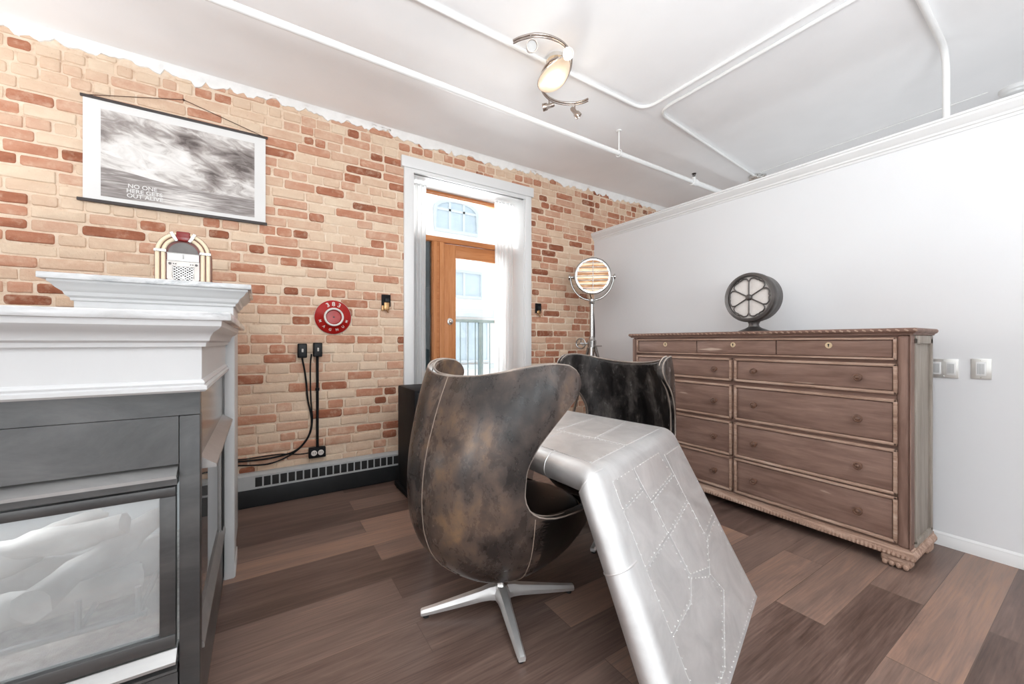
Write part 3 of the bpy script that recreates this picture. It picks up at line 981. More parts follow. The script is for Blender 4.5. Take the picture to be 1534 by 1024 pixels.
hook((.919, D - .010, 1.535), 'small black plate with square brass piece on the bricks left of the door', False)
hook((2.553, D - .010, 1.545), 'small black plate with round brass hook on the bricks right of the door', True)

# black switch boxes with conduit and cords, outlet
def yb(px, py): return at_y(px, py, D - .02)
def switch(px, py, label):
    c = yb(px, py)
    t = thing('wall_switch_box', label, 'switch', (c.x, D - .01, c.z), 0, 'black surface switch boxes')
    m = MB(); m.box(-.032, .032, -.045, 0, -.055, .055, .006); m.build('box', M['black_plastic'], t)
    m = MB(); m.box(-.026, .026, -.048, -.044, -.048, .048, .004); m.build('cover', M['dark_grey_paint'], t)
    m = MB(); m.obox((0, -.052, .002), (1, 0, 0), (0, 1, .3), (0, -.3, 1), .006, .006, .013, .002); m.build('toggle', M['white_paint'], t)
    return t, c
s1, c1 = switch(452.5, 525, 'left black switch box with white toggle, its cord dangling, below the red disc')
s2, c2 = switch(475.5, 523.5, 'right black switch box with white toggle, above the straight black conduit')
co = yb(474.8, 676.3)
t = thing('wall_outlet_box', 'black double outlet box with round white sockets just above the heater', 'outlet', (co.x, D - .01, co.z))
m = MB(); m.box(-.060, .060, -.045, 0, -.040, .040, .005); m.build('box', M['black_plastic'], t)
for s in (-1, 1):
    m = MB(); m.lathe([(0, 0), (.021, 0), (.021, .004), (.019, .006), (0, .006)], (s * .024, -.044, 0), (0, -1, 0), 20); o = m.build('socket', M['white_paint'], t)
    m = MB(); m.box(s * .024 - .009, s * .024 - .006, -.0505, -.049, -.004, .010); m.box(s * .024 + .006, s * .024 + .009, -.0505, -.049, -.004, .010); m.build('slots', M['slot_black'], o, 0)
t = thing('wall_conduit_cord', 'straight black conduit from the right switch box down to the outlet', 'conduit', (c2.x, D - .02, co.z + .04))
m = MB(); m.tube([(c2.x, D - .018, c2.z - .055), (c2.x, D - .018, co.z + .04)], .010, 12); m.lathe([(.010, -.012), (.0145, -.01), (.0145, .01), (.010, .012)], (c2.x, D - .018, (c2.z + co.z) / 2 + .09), (0, 0, 1), 14); m.build('tube', M['black_plastic'], t, world=True)
def cord(pix, r, label, mat='black_plastic', off=.02):
    pts = spline([at_y(px, py, D - off) for px, py in pix], 8)
    t = thing('wall_power_cord', label, 'cord', pts[0], 0, 'black power cords on the brick wall')
    m = MB(); m.tube(pts, r, 8); m.build('cable', M[mat], t, 80, world=True)
cord([(452.5, 536), (456, 553), (459, 575), (461, 598), (466, 622), (466, 640), (459, 658), (442, 675), (410, 685), (372, 690), (345, 692)], .0065, 'black cord from left switch box sweeping down left behind the fireplace')
cord([(466.5, 530), (465, 545), (465, 575), (466, 605), (468, 628), (464, 650), (450, 670), (428, 685), (400, 695), (366, 697), (345, 697)], .0055, 'black cord looping just above the heater from beside the right switch box', off=.030)
cord([(463, 678), (448, 680), (420, 680), (390, 684), (362, 688), (345, 688)], .0045, 'thin black cord running left from the double outlet', off=.014)

# baseboard heater
HX0, HX1, HY = -.60, 1.035, 3.405
t = thing('baseboard_heater', 'long low heater with grey slotted grille and dark base along the brick wall', 'heater', (.2, 3.44, 0))
m = MB(); m.box(HX0, HX1, HY, D - .004, .012, .135, .004); m.box(HX0 + .01, HX1 - .01, HY + .02, D - .004, 0, .02); m.build('base', M['dark_grey_paint'], t, world=True)
m = MB()
m.prism([(HY + .0, .135), (D - .004, .135), (D - .004, .245), (HY + .022, .245), (HY, .232)], (HX0, 0, 0), (0, 1, 0), (0, 0, 1), (1, 0, 0), HX1 - HX0, .0)
m.build('cover', M['grey_paint'], t, 30, world=True)
n = 20
for i in range(n):
    a = -.030 + i * .0525
    m = MB(); m.box(a, a + .043, HY - .0015, HY + .004, .150, .218, .001); sl = m.build('grille_slot', M['slot_black'], t, world=True)

# black tower beside the door
t = thing('tower_speaker', 'tall black tower speaker standing by the door behind the brown chair', 'speaker', (1.09, 3.02, 0))
m = MB(); m.box(.955, 1.22, 2.82, 3.24, .055, .845, .012); m.build('cabinet', M['black_plastic'], t, world=True)
m = MB(); m.box(.935, 1.24, 2.79, 3.27, .018, .055, .006); m.build('plinth', M['black_plastic'], t, world=True)
for x in (.96, 1.215):
    for y in (2.82, 3.24):
        m = MB(); m.lathe([(0, 0), (.014, 0), (.016, .018), (0, .018)], (x, y, 0), (0, 0, 1), 12); m.build('foot', M['rubber'], t, world=True)
m = MB(); m.box(.975, 1.20, 2.806, 2.822, .09, .82, .004); m.build('grille', M['slot_black'], t, world=True)

# wall plates on the partition
def plate_thing(name, label, y0, y1, z0, z1, gangs, cat):
    t = thing(name, label, cat, (R - .001, (y0 + y1) / 2, (z0 + z1) / 2))
    m = MB(); m.box(R - .007, R, y0, y1, z0, z1, .002); m.build('plate', M['plate_nickel'], t, world=True)
    for g in range(gangs):
        a = y0 + (y1 - y0) * (g + .5) / gangs
        m = MB(); m.box(R - .011, R - .006, a - .019, a + .019, z0 + .018, z1 - .018, .002); o = m.build('switch_insert', M['trim_white'], t, world=True)
        m = MB()
        for k in range(5): m.box(R - .0125, R - .0108, a - .012 + k * .0055, a - .0095 + k * .0055, z0 + .028, z1 - .028)
        m.build('ribs', M['grey_paint'], o, 0, world=True)
    for zz in (z0 + .009, z1 - .009):
        m = MB(); m.ball((R - .007, (y0 + y1) / 2, zz), .0035, 8); m.build('screw', M['chrome'], t, world=True)
M['plate_nickel'] = simple('satin_nickel', (.72, .71, .68), .35, .6, .05, 20)
plate_thing('wall_dimmer_plate', 'wide double switch plate on the white wall right beside the dresser', .526, .643, .99, 1.10, 2, 'switch')
plate_thing('wall_switch_plate', 'narrow single switch plate on the white wall, farther right of the double plate', .404, .480, .993, 1.106, 1, 'switch')

# ------------------------------------------------------------------ fireplace
fp = thing('fireplace', 'white mantel fireplace with marble shelf and grey metal glass fronted firebox', 'fireplace', (-.75, 2.1, 0))
FX1, FXL, FY0, FY1 = -.152, -1.32, 1.50, 2.46
def P(mb, name, mat, parent=fp, smooth=35): return mb.build(name, M[mat], parent, smooth, world=True)
# chase with upper shelf behind
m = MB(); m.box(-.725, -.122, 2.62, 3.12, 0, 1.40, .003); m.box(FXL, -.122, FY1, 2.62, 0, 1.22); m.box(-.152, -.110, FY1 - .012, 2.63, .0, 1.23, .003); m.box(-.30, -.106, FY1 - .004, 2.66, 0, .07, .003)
P(m, 'chase', 'mantel_white_dimmed')
def ring(x0, x1, y0, y1): return [((x1, y1, 0), (1, 1, 0)), ((x1, y0, 0), (1, -1, 0)), ((x0, y0, 0), (-1, -1, 0)), ((x0, y1, 0), (-1, 1, 0))]
cr1 = [(0, 1.392), (.008, 1.392), (.010, 1.404), (.022, 1.414), (.028, 1.430), (.046, 1.446), (.058, 1.464), (.066, 1.470), (.066, 1.482), (0, 1.482)]
m = MB(); m.sweep(cr1, ring(-.725, -.122, 2.62, 3.12), True); P(m, 'upper_crown', 'mantel_white_dimmed', smooth=25)
m = MB(); m.box(-.815, -.040, 2.53, 3.18, 1.480, 1.507, .004); P(m, 'upper_marble', 'marble')
# lower mantel
m = MB(); m.box(FXL, -.146, FY0 - .02, FY1 + .02, 1.055, 1.262); P(m, 'mantel_frieze', 'mantel_white_dimmed')
cr2 = [(0, 1.186), (.010, 1.186), (.012, 1.198), (.020, 1.204), (.022, 1.214), (.030, 1.228), (.044, 1.238), (.050, 1.246), (.052, 1.262), (0, 1.262)]
lo = lambda x1, y0, y1: [((x1, y1, 0), (1, 0, 0)), ((x1, y0, 0), (1, -1, 0)), ((FXL, y0, 0), (0, -1, 0))]
m = MB(); m.sweep(cr2, lo(-.146, FY0 - .02, FY1 + .02)); P(m, 'mantel_crown', 'mantel_white_dimmed', smooth=25)
tr = [(-.02, 1.054), (.008, 1.054), (.014, 1.060), (.014, 1.070), (.006, 1.074), (.008, 1.080), (.004, 1.088), (0, 1.090)]
m = MB(); m.sweep(tr, lo(-.146, FY0 - .02, FY1 + .02)); P(m, 'mantel_bead', 'mantel_white_dimmed', smooth=25)
m = MB(); m.box(FXL, -.072, FY0 - .078, 2.625, 1.262, 1.287, .004); P(m, 'marble_shelf', 'marble')
# firebox shell
m = MB()
m.box(FXL, FX1 - .05, FY0 + .008, FY0 + .012, .985, 1.05); m.box(FXL, FX1, FY0, FY0 + .03, .985, 1.058)
P(m, 'top_strip', 'gunmetal')
m = MB(); m.box(FXL, FX1 - .05, FY0 + .003, FY0 + .03, .842, .983); P(m, 'front_panel', 'gunmetal')
m = MB(); m.box(FX1 - .048, FX1, FY0, FY0 + .05, 0, .983, .002); P(m, 'corner_post', 'gunmetal_dark')
m = MB()
m.prism([(FY0 + .03, .842), (FY0 - .022, .815), (FY0 - .022, .806), (FY0 + .03, .800)], (FXL, 0, 0), (0, 1, 0), (0, 0, 1), (1, 0, 0), FX1 - .052 - FXL); P(m, 'ledge', 'gunmetal_light', smooth=20)
m = MB(); m.box(FXL, FX1 - .052, FY0 - .004, FY0 + .03, .783, .802, .002); m.box(FXL, FX1 - .052, FY0 + .012, FY0 + .03, .24, .30); P(m, 'ledge_lip', 'gunmetal', smooth=20)
# front door frame
gx1, gz0, gz1 = -.243, .352, .752
m = MB()
m.box(FXL, FX1 - .055, FY0 - .006, FY0 + .02, gz1, .783 - .004, .002)
m.box(gx1, FX1 - .055, FY0 - .006, FY0 + .02, gz0 - .035, gz1, .002)
m.box(FXL, FX1 - .055, FY0 - .010, FY0 + .02, gz0 - .036, gz0, .002)
P(m, 'door_frame', 'gunmetal_dark')
m = MB(); m.box(FXL, gx1, FY0 + .006, FY0 + .010, gz0, gz1); P(m, 'front_glass', 'fire_glass', smooth=0)
m = MB()
m.prism([(FY0 + .03, .312), (FY0 - .004, .308), (FY0 - .03, .284), (FY0 - .03, .276), (FY0 + .03, .276)], (FXL, 0, 0), (0, 1, 0), (0, 0, 1), (1, 0, 0), FX1 - .052 - FXL); P(m, 'lower_ledge', 'gunmetal_light', smooth=20)
m = MB()
m.prism([(FY0 + .03, .262), (FY0 - .012, .252), (FY0 - .012, .244), (FY0 + .03, .24)], (FXL, 0, 0), (0, 1, 0), (0, 0, 1), (1, 0, 0), FX1 - .052 - FXL); m.box(FXL, FX1 - .052, FY0 + .004, FY0 + .03, .02, .232); P(m, 'kick_panel', 'gunmetal', smooth=20)
# right side of the firebox
m = MB(); m.box(FX1 - .03, FX1 - .004, FY0 + .05, FY1, .845, 1.046); P(m, 'side_panel', 'side_panel')
m = MB()
m.prism([(FX1 - .03, .862), (FX1 + .036, .815), (FX1 + .036, .806), (FX1 - .03, .806)], (0, FY0 + .055, 0), (1, 0, 0), (0, 0, 1), (0, 1, 0), FY1 - FY0 - .10); P(m, 'side_hood', 'gunmetal_light', smooth=20)
m = MB(); m.box(FX1 - .016, FX1 - .012, FY0 + .05, FY1 - .12, .30, .81); P(m, 'side_glass', 'fire_glass', smooth=0)
m = MB(); m.box(FX1 - .03, FX1 - .006, FY1 - .12, FY1 - .085, .25, .81); P(m, 'side_stile', 'gunmetal_light')
m = MB(); m.box(FX1 - .03, FX1 - .002, FY1 - .085, FY1, .02, .81); P(m, 'side_return', 'slot_black')
m = MB()
m.prism([(FX1 - .03, .30), (FX1 - .012, .30), (FX1 + .006, .262), (FX1 + .006, .25), (FX1 - .03, .25)], (0, FY0 + .05, 0), (1, 0, 0), (0, 0, 1), (0, 1, 0), FY1 - FY0 - .05)
P(m, 'side_sill', 'gunmetal_light', smooth=20)
m = MB(); m.box(FX1 - .03, FX1 - .002, FY0 + .05, FY1, 0.02, .25); P(m, 'side_kick', 'gunmetal')
# interior: hearth floor, rear panel, roof, logs
m = MB(); m.box(FXL, FX1 - .035, FY0 + .03, FY1 - .02, .24, .31); P(m, 'hearth', 'ember')
m = MB(); m.box(FXL, FX1 - .035, FY1 - .03, FY1 - .005, .31, .84); m.box(FXL - .02, FXL, FY0 + .03, FY1 - .005, .2, 1.2); P(m, 'rear_panel', 'firebrick')
m = MB(); m.box(FXL, FX1 - .035, FY0 + .03, FY1 - .02, .80, .84); P(m, 'firebox_roof', 'firebrick')
random.seed(5)
for (a, b, r) in (((-1.05, 1.72, .40), (-.36, 1.86, .385), .05), ((-.98, 2.05, .40), (-.30, 2.00, .39), .058), ((-.95, 1.68, .47), (-.52, 2.12, .53), .045), ((-.55, 1.66, .46), (-.34, 2.10, .50), .042), ((-.86, 1.95, .51), (-.40, 1.90, .56), .040)):
    A_, B_ = V(a), V(b)
    pts = [A_.lerp(B_, k / 10) + V((random.uniform(-.008, .008), random.uniform(-.008, .008), random.uniform(-.008, .008))) for k in range(11)]
    m = MB(); m.tube(pts, (lambda rr: (lambda t_: rr * (1 + .14 * math.sin(9 * t_ + rr * 200))))(r), 14)
    for vtx in m.bm.verts: vtx.co += V((random.uniform(-1, 1), random.uniform(-1, 1), random.uniform(-1, 1))) * .005
    P(m, 'ceramic_log', 'log', smooth=70)
m = MB()
for yy in (1.66, 2.14): m.tube([(-1.1, yy, .35), (-.30, yy, .35)], .010, 8)
for xx in (-1.05, -.85, -.65, -.45, -.32): m.tube([(xx, 1.66, .35), (xx, 2.14, .35)], .008, 8); m.tube([(xx, 1.66, .35), (xx, 1.66, .44)], .008, 8)
for xx in (-1.05, -.32):
    for yy in (1.7, 2.1): m.tube([(xx, yy, .35), (xx, yy, .305)], .008, 8)
P(m, 'log_grate', 'grey_paint')

# jukebox radio on the upper marble
jb = thing('tabletop_jukebox', 'small retro jukebox radio with cream arched tubes on the upper marble shelf', 'jukebox', (-.350, 2.80, 1.5075), .03)
JW, JH = .118, .285
def arch(w, h, n=16, z0=0.0):
    p = [(-w, z0)]
    for k in range(n + 1):
        a = PI - PI * k / n
        p.append((w * math.cos(a), h - w + w * math.sin(a)))
    p.append((w, z0))
    return p
m = MB(); m.prism(arch(JW, JH), (0, -.055, 0), (1, 0, 0), (0, 0, 1), (0, 1, 0), .125, .0); m.build('cabinet', M['cherry'], jb, 40)
for (rad, hh) in ((.106, .273), (.082, .249)):
    pts = [V((p[0], -.058, p[1])) for p in arch(rad, hh, 24, .006)]
    dense = []
    for a, b in zip(pts, pts[1:]):
        k = max(1, int((b - a).length / .02))
        dense += [a.lerp(b, i / k) for i in range(k)]
    dense.append(pts[-1])
    m = MB(); m.tube(dense, .0098, 10); m.build('light_tube', M['cream'], jb, 60)
m = MB(); m.box(-.030, .030, -.074, -.045, .232, .284, .008); m.build('crest', M['red_plastic'], jb)
for s in (-1, 1):
    m = MB(); m.obox((s * .038, -.066, .252), (1, 0, s * -.5), (0, 1, 0), (s * .5, 0, 1), .008, .012, .026, .003); m.build('chrome_clip', M['chrome'], jb)
    m = MB(); m.box(s * .094 - .026, s * .094 + .026, -.073, -.045, .166, .182, .004); m.build('chrome_clip', M['chrome'], jb)
    m = MB(); m.box(s * .094 - .026, s * .094 + .026, -.073, -.045, 0, .012, .003); m.build('chrome_foot', M['chrome'], jb)
pan = [(-.068, .03), (-.052, .012), (.052, .012), (.068, .03), (.068, .125), (-.068, .125)]
m = MB(); m.prism(pan, (0, -.056, 0), (1, 0, 0), (0, 0, 1), (0, -1, 0), .006, .002); fpn = m.build('front_panel', M['white_paint'], jb)
m = MB(); m.box(-.066, .066, -.063, -.055, .127, .165, .002); m.build('track_window', M['trim_white'], jb)
m = MB(); m.prism([(p[0], p[1]) for p in arch(.064, .226, 14, .168)], (0, -.056, 0), (1, 0, 0), (0, 0, 1), (0, -1, 0), .004); m.build('dome_window', M['bronze'], jb)
m = MB()
for zz in (.166, .1265): m.tube([(-.068, -.063, zz), (.068, -.063, zz)], .0022, 8)
m.tube([(0, -.064, .138), (0, -.064, .160)], .004, 8)
m.build('chrome_bar', M['chrome'], jb)
m = MB(); m.prism([(-.044, .040), (-.034, .022), (.034, .022), (.044, .040), (.044, .095), (-.044, .095)], (0, -.062, 0), (1, 0, 0), (0, 0, 1), (0, -1, 0), .001); m.build('speaker_cloth', M['dark_rod'], jb, 0)
m = MB()
for k in range(-5, 6):
    for s in (-1, 1):
        pts = []
        for i in range(13):
            x = -.044 + .088 * i / 12
            zz = .060 + s * (x * .75) + k * .0135
            if .024 < zz < .096: pts.append((x, -.0645, zz))
        if len(pts) > 1: m.tube(pts, .0021, 6)
m.tube([(-.044, -.0645, .04), (-.034, -.0645, .022), (.034, -.0645, .022), (.044, -.0645, .04), (.044, -.0645, .096), (-.044, -.0645, .096)], .0028, 6, closed=True)
m.ball((0, -.064, .036), .012, 12, (1, .4, 1))
m.build('grille', M['chrome'], jb, 60)
for s in (-1, 1):
    m = MB(); m.lathe([(0, 0), (.0065, 0), (.0055, .007), (0, .008)], (s * .055, -.062, .110), (0, -1, 0), 14); m.build('knob', M['bronze'], jb)
    for d in (.040, .031):
        m = MB(); m.lathe([(0, 0), (.0028, 0), (.0026, .004), (0, .004)], (s * d, -.062, .110), (0, -1, 0), 10); m.build('button', M['dark_rod'], jb)

# ------------------------------------------------------------------ dresser
DX = 2.855
XB = 3.265
ds = thing('dresser', 'wide aged brown wooden dresser with eleven drawers against the white wall', 'dresser', (3.09, 1.52, 0))
def Q(mb, name, mat, parent=ds, smooth=35): return mb.build(name, M[mat], parent, smooth, world=True)
Y0, Y1 = .607, 2.432
m = MB(); m.box(DX + .012, XB - .01, Y0 + .012, Y1 - .012, .10, 1.245); Q(m, 'carcass', 'dresser')
m = MB(); m.box(DX + .06, XB - .015, Y0 + .004, Y0 + .014, .13, 1.225, .003); m.box(XB - .023, XB, Y0 - .002, Y0 + .02, .10, 1.245); Q(m, 'side_panel', 'dresser_side')
m = MB(); m.box(DX + .06, DX + .08, Y0 - .006, Y0 + .012, .13, 1.22, .003); m.box(XB - .055, XB - .02, Y0 - .006, Y0 + .012, .13, 1.22, .003); m.box(DX + .06, XB - .02, Y0 - .006, Y0 + .012, 1.19, 1.235, .003); m.box(DX + .06, XB - .02, Y0 - .006, Y0 + .012, .11, .145, .003); Q(m, 'side_frame', 'dresser_side')
# top with moulded edge
top = [(0, 1.238), (.008, 1.238), (.010, 1.246), (.018, 1.250), (.024, 1.258), (.024, 1.268), (.018, 1.274), (0, 1.274)]
m = MB()
m.sweep(top, [((XB, Y0, 0), (0, -1, 0)), ((DX, Y0, 0), (-1, -1, 0)), ((DX, Y1, 0), (-1, 1, 0)), ((XB, Y1, 0), (0, 1, 0))])
m.box(DX, XB, Y0, Y1, 1.24, 1.2738)
Q(m, 'top', 'dresser', smooth=25)
m = MB()
k = 0
yy = Y0 - .02
while yy < Y1 + .02:
    m.obox((DX - .024, yy, 1.262), (1, 0, 0), (0, 1, .5), (0, -.5, 1), .004, .009, .004, .002); yy += .034
Q(m, 'top_carving', 'dresser_mold')
# corner posts (rounded)
for ya, yb_ in ((Y0, .664), (2.376, Y1)):
    m = MB(); m.box(DX - .006, DX + .055, ya, yb_, .112, 1.238, .020, 4); m.box(DX - .010, DX + .055, ya + .0, ya + .004, .112, 1.238); Q(m, 'corner_post', 'dresser_v')
# face frame mouldings round each drawer
rows = [(.937, 1.067), (.664, .877), (.401, .611), (.146, .359)]
cols = [(.676, 1.497), (1.549, 2.362)]
def framebox(y0, y1, z0, z1):
    m = MB()
    w = .017
    for (a, b, c, d) in ((y0 - w, y0, z0 - w, z1 + w), (y1, y1 + w, z0 - w, z1 + w), (y0 - w, y1 + w, z0 - w, z0), (y0 - w, y1 + w, z1, z1 + w)):
        m.box(DX - .012, DX + .02, a, b, c, d, .005, 2)
        
    return m
def drawer(y0, y1, z0, z1, knobs, keyhole=False):
    m = MB(); m.box(DX - .003, DX + .02, y0 + .0025, y1 - .0025, z0 + .0025, z1 - .0025, .004); d = Q(m, 'drawer', 'dresser')
    for ky in knobs:
        zc_ = (z0 + z1) / 2
        m = MB(); m.lathe([(0, 0), (.013, 0), (.013, .005), (.008, .010), (.008, .020), (.018, .025), (.022, .031), (.020, .037), (.014, .039), (.011, .036), (.006, .040), (0, .040)], (DX - .003, ky, zc_), (-1, 0, 0), 18); m.build('knob', M['knob_wood'], d, 50, world=True)
    if keyhole:
        yc_ = (y0 + y1) / 2
        m = MB(); m.lathe([(.0, .002), (.017, .003), (.018, .0)], (DX - .003, yc_, z1 - .032), (-1, 0, 0), 20); e_ = m.build('escutcheon', M['brass_pale'], d, 50, world=True)
        m = MB(); m.lathe([(0, .004), (.005, .0042)], (DX - .003, yc_, z1 - .028), (-1, 0, 0), 12); m.box(DX - .0073, DX - .0068, yc_ - .0022, yc_ + .0022, z1 - .042, z1 - .028); m.build('keyhole', M['slot_black'], e_, 0, world=True)
M['knob_wood'] = simple('carved_knob_wood', hexc('#66493a'), .38, 0, .2, 60, .3)
M['brass_pale'] = simple('pale_brass', hexc('#d8c2a0'), .35, .4, .08, 40)
fm = MB()
for (a, b) in rows:
    for (c, d) in cols:
        g = framebox(c, d, a, b)
        me_ = bpy.data.meshes.new('t'); g.bm.to_mesh(me_); g.bm.free(); fm.bm.from_mesh(me_); bpy.data.meshes.remove(me_)
w = .014
for (a, b, c, d) in ((.662, 2.376, 1.212, 1.224), (.662, 2.376, 1.103, 1.114), (.662, .676, 1.103, 1.224), (2.362, 2.376, 1.103, 1.224)):
    fm.box(DX - .012, DX + .02, a, b, c, d, .004)
Q(fm, 'face_moulding', 'dresser_mold')
for (a, b) in ((.677, 1.243), (1.245, 1.801), (1.803, 2.361)): drawer(a, b, 1.114, 1.212, (), True)
for (a, b) in rows:
    drawer(.676, 1.497, a, b, (.817, 1.374))
    drawer(1.549, 2.362, a, b, (1.650, 2.255))
# carved base moulding and feet
base = [(-.01, .062), (.014, .062), (.020, .070), (.020, .082), (.012, .096), (.006, .102), (.006, .112), (-.01, .118)]
m = MB(); m.sweep(base, [((XB, Y0, 0), (0, -1, 0)), ((DX, Y0, 0), (-1, -1, 0)), ((DX, Y1, 0), (-1, 1, 0)), ((XB, Y1, 0), (0, 1, 0))])
m.box(DX + .01, XB - .005, Y0 + .01, Y1 - .01, .075, .112)
Q(m, 'base_moulding', 'dresser_mold', smooth=25)
m = MB()
yy = Y0 - .01
while yy < Y1 + .01:
    m.obox((DX - .020, yy, .080), (1, 0, 0), (0, 1, 0), (.35, 0, 1), .003, .0055, .013, .002); yy += .0185
Q(m, 'base_carving', 'dresser_mold')
for (fx, fy) in ((DX + .03, Y0 + .06), (DX + .03, Y1 - .06), (XB - .05, Y0 + .05), (XB - .05, Y1 - .05)):
    m = MB()
    m.box(fx - .042, fx + .04, fy - .062, fy + .062, .008, .066, .022, 4)
    for k in range(4): m.ball((fx - .034, fy - .040 + k * .027, .018), .0165, 12, (1.0, .8, 1.0))
    m.ball((fx - .034, fy, .044), .028, 12, (.5, 1.5, .5))
    for sg in (-1, 1): m.ball((fx - .028, fy + sg * .046, .046), .018, 12, (.8, .8, .8))
    Q(m, 'foot', 'dresser_mold', smooth=60)

# vintage round speaker on the dresser
sp = thing('vintage_radio_speaker', 'round dark metal vintage speaker with six petal grille on top of the dresser', 'speaker', (3.045, 1.485, 1.2742), math.radians(-2))
# local: facing -x ; centre height
sz, sr = .250, .180
ry = Matrix.Rotation(0, 4, 'Y')
ctr = V((0, 0, sz))
m = MB(); m.lathe([(.150, .030), (.150, .055), (.160, .060), (.176, .056), (sr, .045), (sr, .020), (.176, .015), (.172, -.02), (.170, -.075), (.150, -.10), (.09, -.112), (0, -.115)], ctr, (-1, 0, 0), 56); m.build('drum', M['bronze'], sp, 40)
m = MB(); m.lathe([(0, .040), (.155, .038)], ctr, (-1, 0, 0), 40); m.build('grille_cloth', M['grille_cloth'], sp, 0)
m = MB()
def gp(r, a): return ctr + V((-.048, -r * math.sin(a), r * math.cos(a)))
for k in range(6):
    a0 = k * PI / 3
    m.tube([gp(.018, a0), gp(.118, a0)], .0048, 8)
    # petal outer edge between two spokes
    pts = [gp(.112, a0 + .0), gp(.134, a0 + .10), gp(.142, a0 + .27), gp(.138, a0 + .45), gp(.142, a0 + PI / 6 + .0), gp(.138, a0 + PI / 3 - .45), gp(.142, a0 + PI / 3 - .27), gp(.134, a0 + PI / 3 - .10), gp(.112, a0 + PI / 3)]
    m.tube(spline(pts, 5), .0048, 8)
m.lathe([(0, .060), (.014, .058), (.022, .052), (.022, .040)], ctr, (-1, 0, 0), 20)
m.build('petal_grille', M['bronze'], sp, 60)
m = MB(); m.lathe([(0, 0), (.100, 0), (.102, .006), (.085, .014), (.055, .026), (.036, .038), (.032, .055), (.040, .075), (.06, .082), (0, .082)], (0.02, 0, 0), (0, 0, 1), 36); m.build('pedestal', M['bronze'], sp, 40)

# ------------------------------------------------------------------ searchlight floor lamp
LXc, LYc = 2.95, 3.05
lp = thing('searchlight_floor_lamp', 'polished aluminium searchlight floor lamp on a tripod in the corner', 'floor lamp', (LXc, LYc, 0))
hz_ = 1.885
aim = V((-.62, -.78, -.05)).normalized()
side = V((0, 0, 1)).cross(aim).normalized() * -1
hc = V((0, 0, hz_))
m = MB(); m.lathe([(0, -.17), (.05, -.165), (.12, -.13), (.165, -.06), (.178, 0), (.178, .085), (.187, .090), (.190, .105), (.187, .118), (.180, .122), (.177, .112)], hc, aim, 48); hd = m.build('lamp_head', M['lamp_alu'], lp, 40)
m = MB(); m.lathe([(0, .124), (.08, .121), (.178, .110)], hc, aim, 40); m.build('lens', M['lens_glow'], hd, 60)
m = MB()
upv = aim.cross(side).normalized()
if upv.z < 0: upv = -upv
for k in range(-3, 4):
    h_ = k * .044
    wv = math.sqrt(max(0, .168**2 - h_**2))
    m.tube([hc + aim * .124 + upv * h_ - side * wv, hc + aim * .124 + upv * h_ + side * wv], .0042, 8)
m.tube([hc + aim * .125 - upv * .165, hc + aim * .125 + upv * .165], .004, 8)
m.build('lens_guard', M['lamp_alu'], hd, 60)
m = MB()
for k in range(3):
    a = PI / 2 + (k - 1) * .55
    m.obox(hc + aim * .05 + (side * math.cos(a) + upv * math.sin(a)) * .186, side * math.cos(a) + upv * math.sin(a), aim, aim.cross(side * math.cos(a) + upv * math.sin(a)), .014, .03, .012, .004)
m.build('vent_lug', M['lamp_alu'], hd)
for s in (-1, 1):
    m = MB(); m.lathe([(.02, 0), (.022, .012), (.012, .016), (.012, .045), (.024, .05), (.026, .066), (.012, .07), (0, .07)], hc + side * (s * .176), side * s, 16)
    m.tube([hc + side * s * .235 + V((0, 0, -.03)), hc + side * s * .235 + V((0, 0, .03))], .006, 8)
    m.build('pivot_knob', M['lamp_alu'], lp)
ypts = []
for k in range(25):
    a = PI + PI * k / 24
    ypts.append(hc + side * (.222 * math.cos(a)) + V((0, 0, .245 * math.sin(a) * 1.0)))
m = MB(); m.tube(ypts, .011, 10); m.build('yoke', M['lamp_alu'], lp, 60)
m = MB(); m.lathe([(.026, 1.60), (.030, 1.605), (.030, 1.650), (.024, 1.655), (0, 1.655)], (0, 0, 0), (0, 0, 1), 24)
m.lathe([(.022, 1.12), (.022, 1.60), (.026, 1.60)], (0, 0, 0), (0, 0, 1), 24); m.build('pole', M['lamp_alu'], lp, 40)
m = MB(); m.lathe([(.024, 1.14), (.045, 1.145), (.048, 1.215), (.036, 1.225), (.030, 1.25), (.022, 1.255)], (0, 0, 0), (0, 0, 1), 24); m.box(-.01, .10, -.05, .02, 1.15, 1.165, .003); m.build('collar', M['lamp_alu'], lp, 40)
wc = V((0, 0, 1.185)) - side * .115
if wc.x > 0: wc = V((0, 0, 1.185)) + side * .115
if (wc.xy.normalized()).dot(V((.8424, -.5388))) > 0: wc = V((-wc.x, -wc.y, wc.z))
m = MB()
wa = (wc - V((0, 0, 1.185))).normalized()
nrm = (aim + wa * .5).normalized()
e1 = nrm.cross(V((0, 0, 1))).normalized(); e2 = nrm.cross(e1)
m.tube([wc + (e1 * math.cos(a) + e2 * math.sin(a)) * .052 for a in [2 * PI * k / 28 for k in range(28)]], .008, 8, closed=True)
for k in range(3):
    a = 2 * PI * k / 3 + .4
    m.tube([wc, wc + (e1 * math.cos(a) + e2 * math.sin(a)) * .05], .006, 8)
m.ball(wc, .014)
m.tube([wc, V((0, 0, 1.185))], .010, 10)
m.build('crank_wheel', M['lamp_alu'], lp, 60)
for k in range(3):
    a = math.radians(100 + 120 * k)
    m = MB()
    pt = V((math.cos(a) * .04, math.sin(a) * .04, 1.14)); pb = V((math.cos(a) * .36, math.sin(a) * .36, .01))
    m.tube([pt, pb], (lambda t_: .020 - .006 * t_), 12); m.ball(pb + V((0, 0, .006)), .016)
    m.build('tripod_leg', M['lamp_alu'], lp, 60)
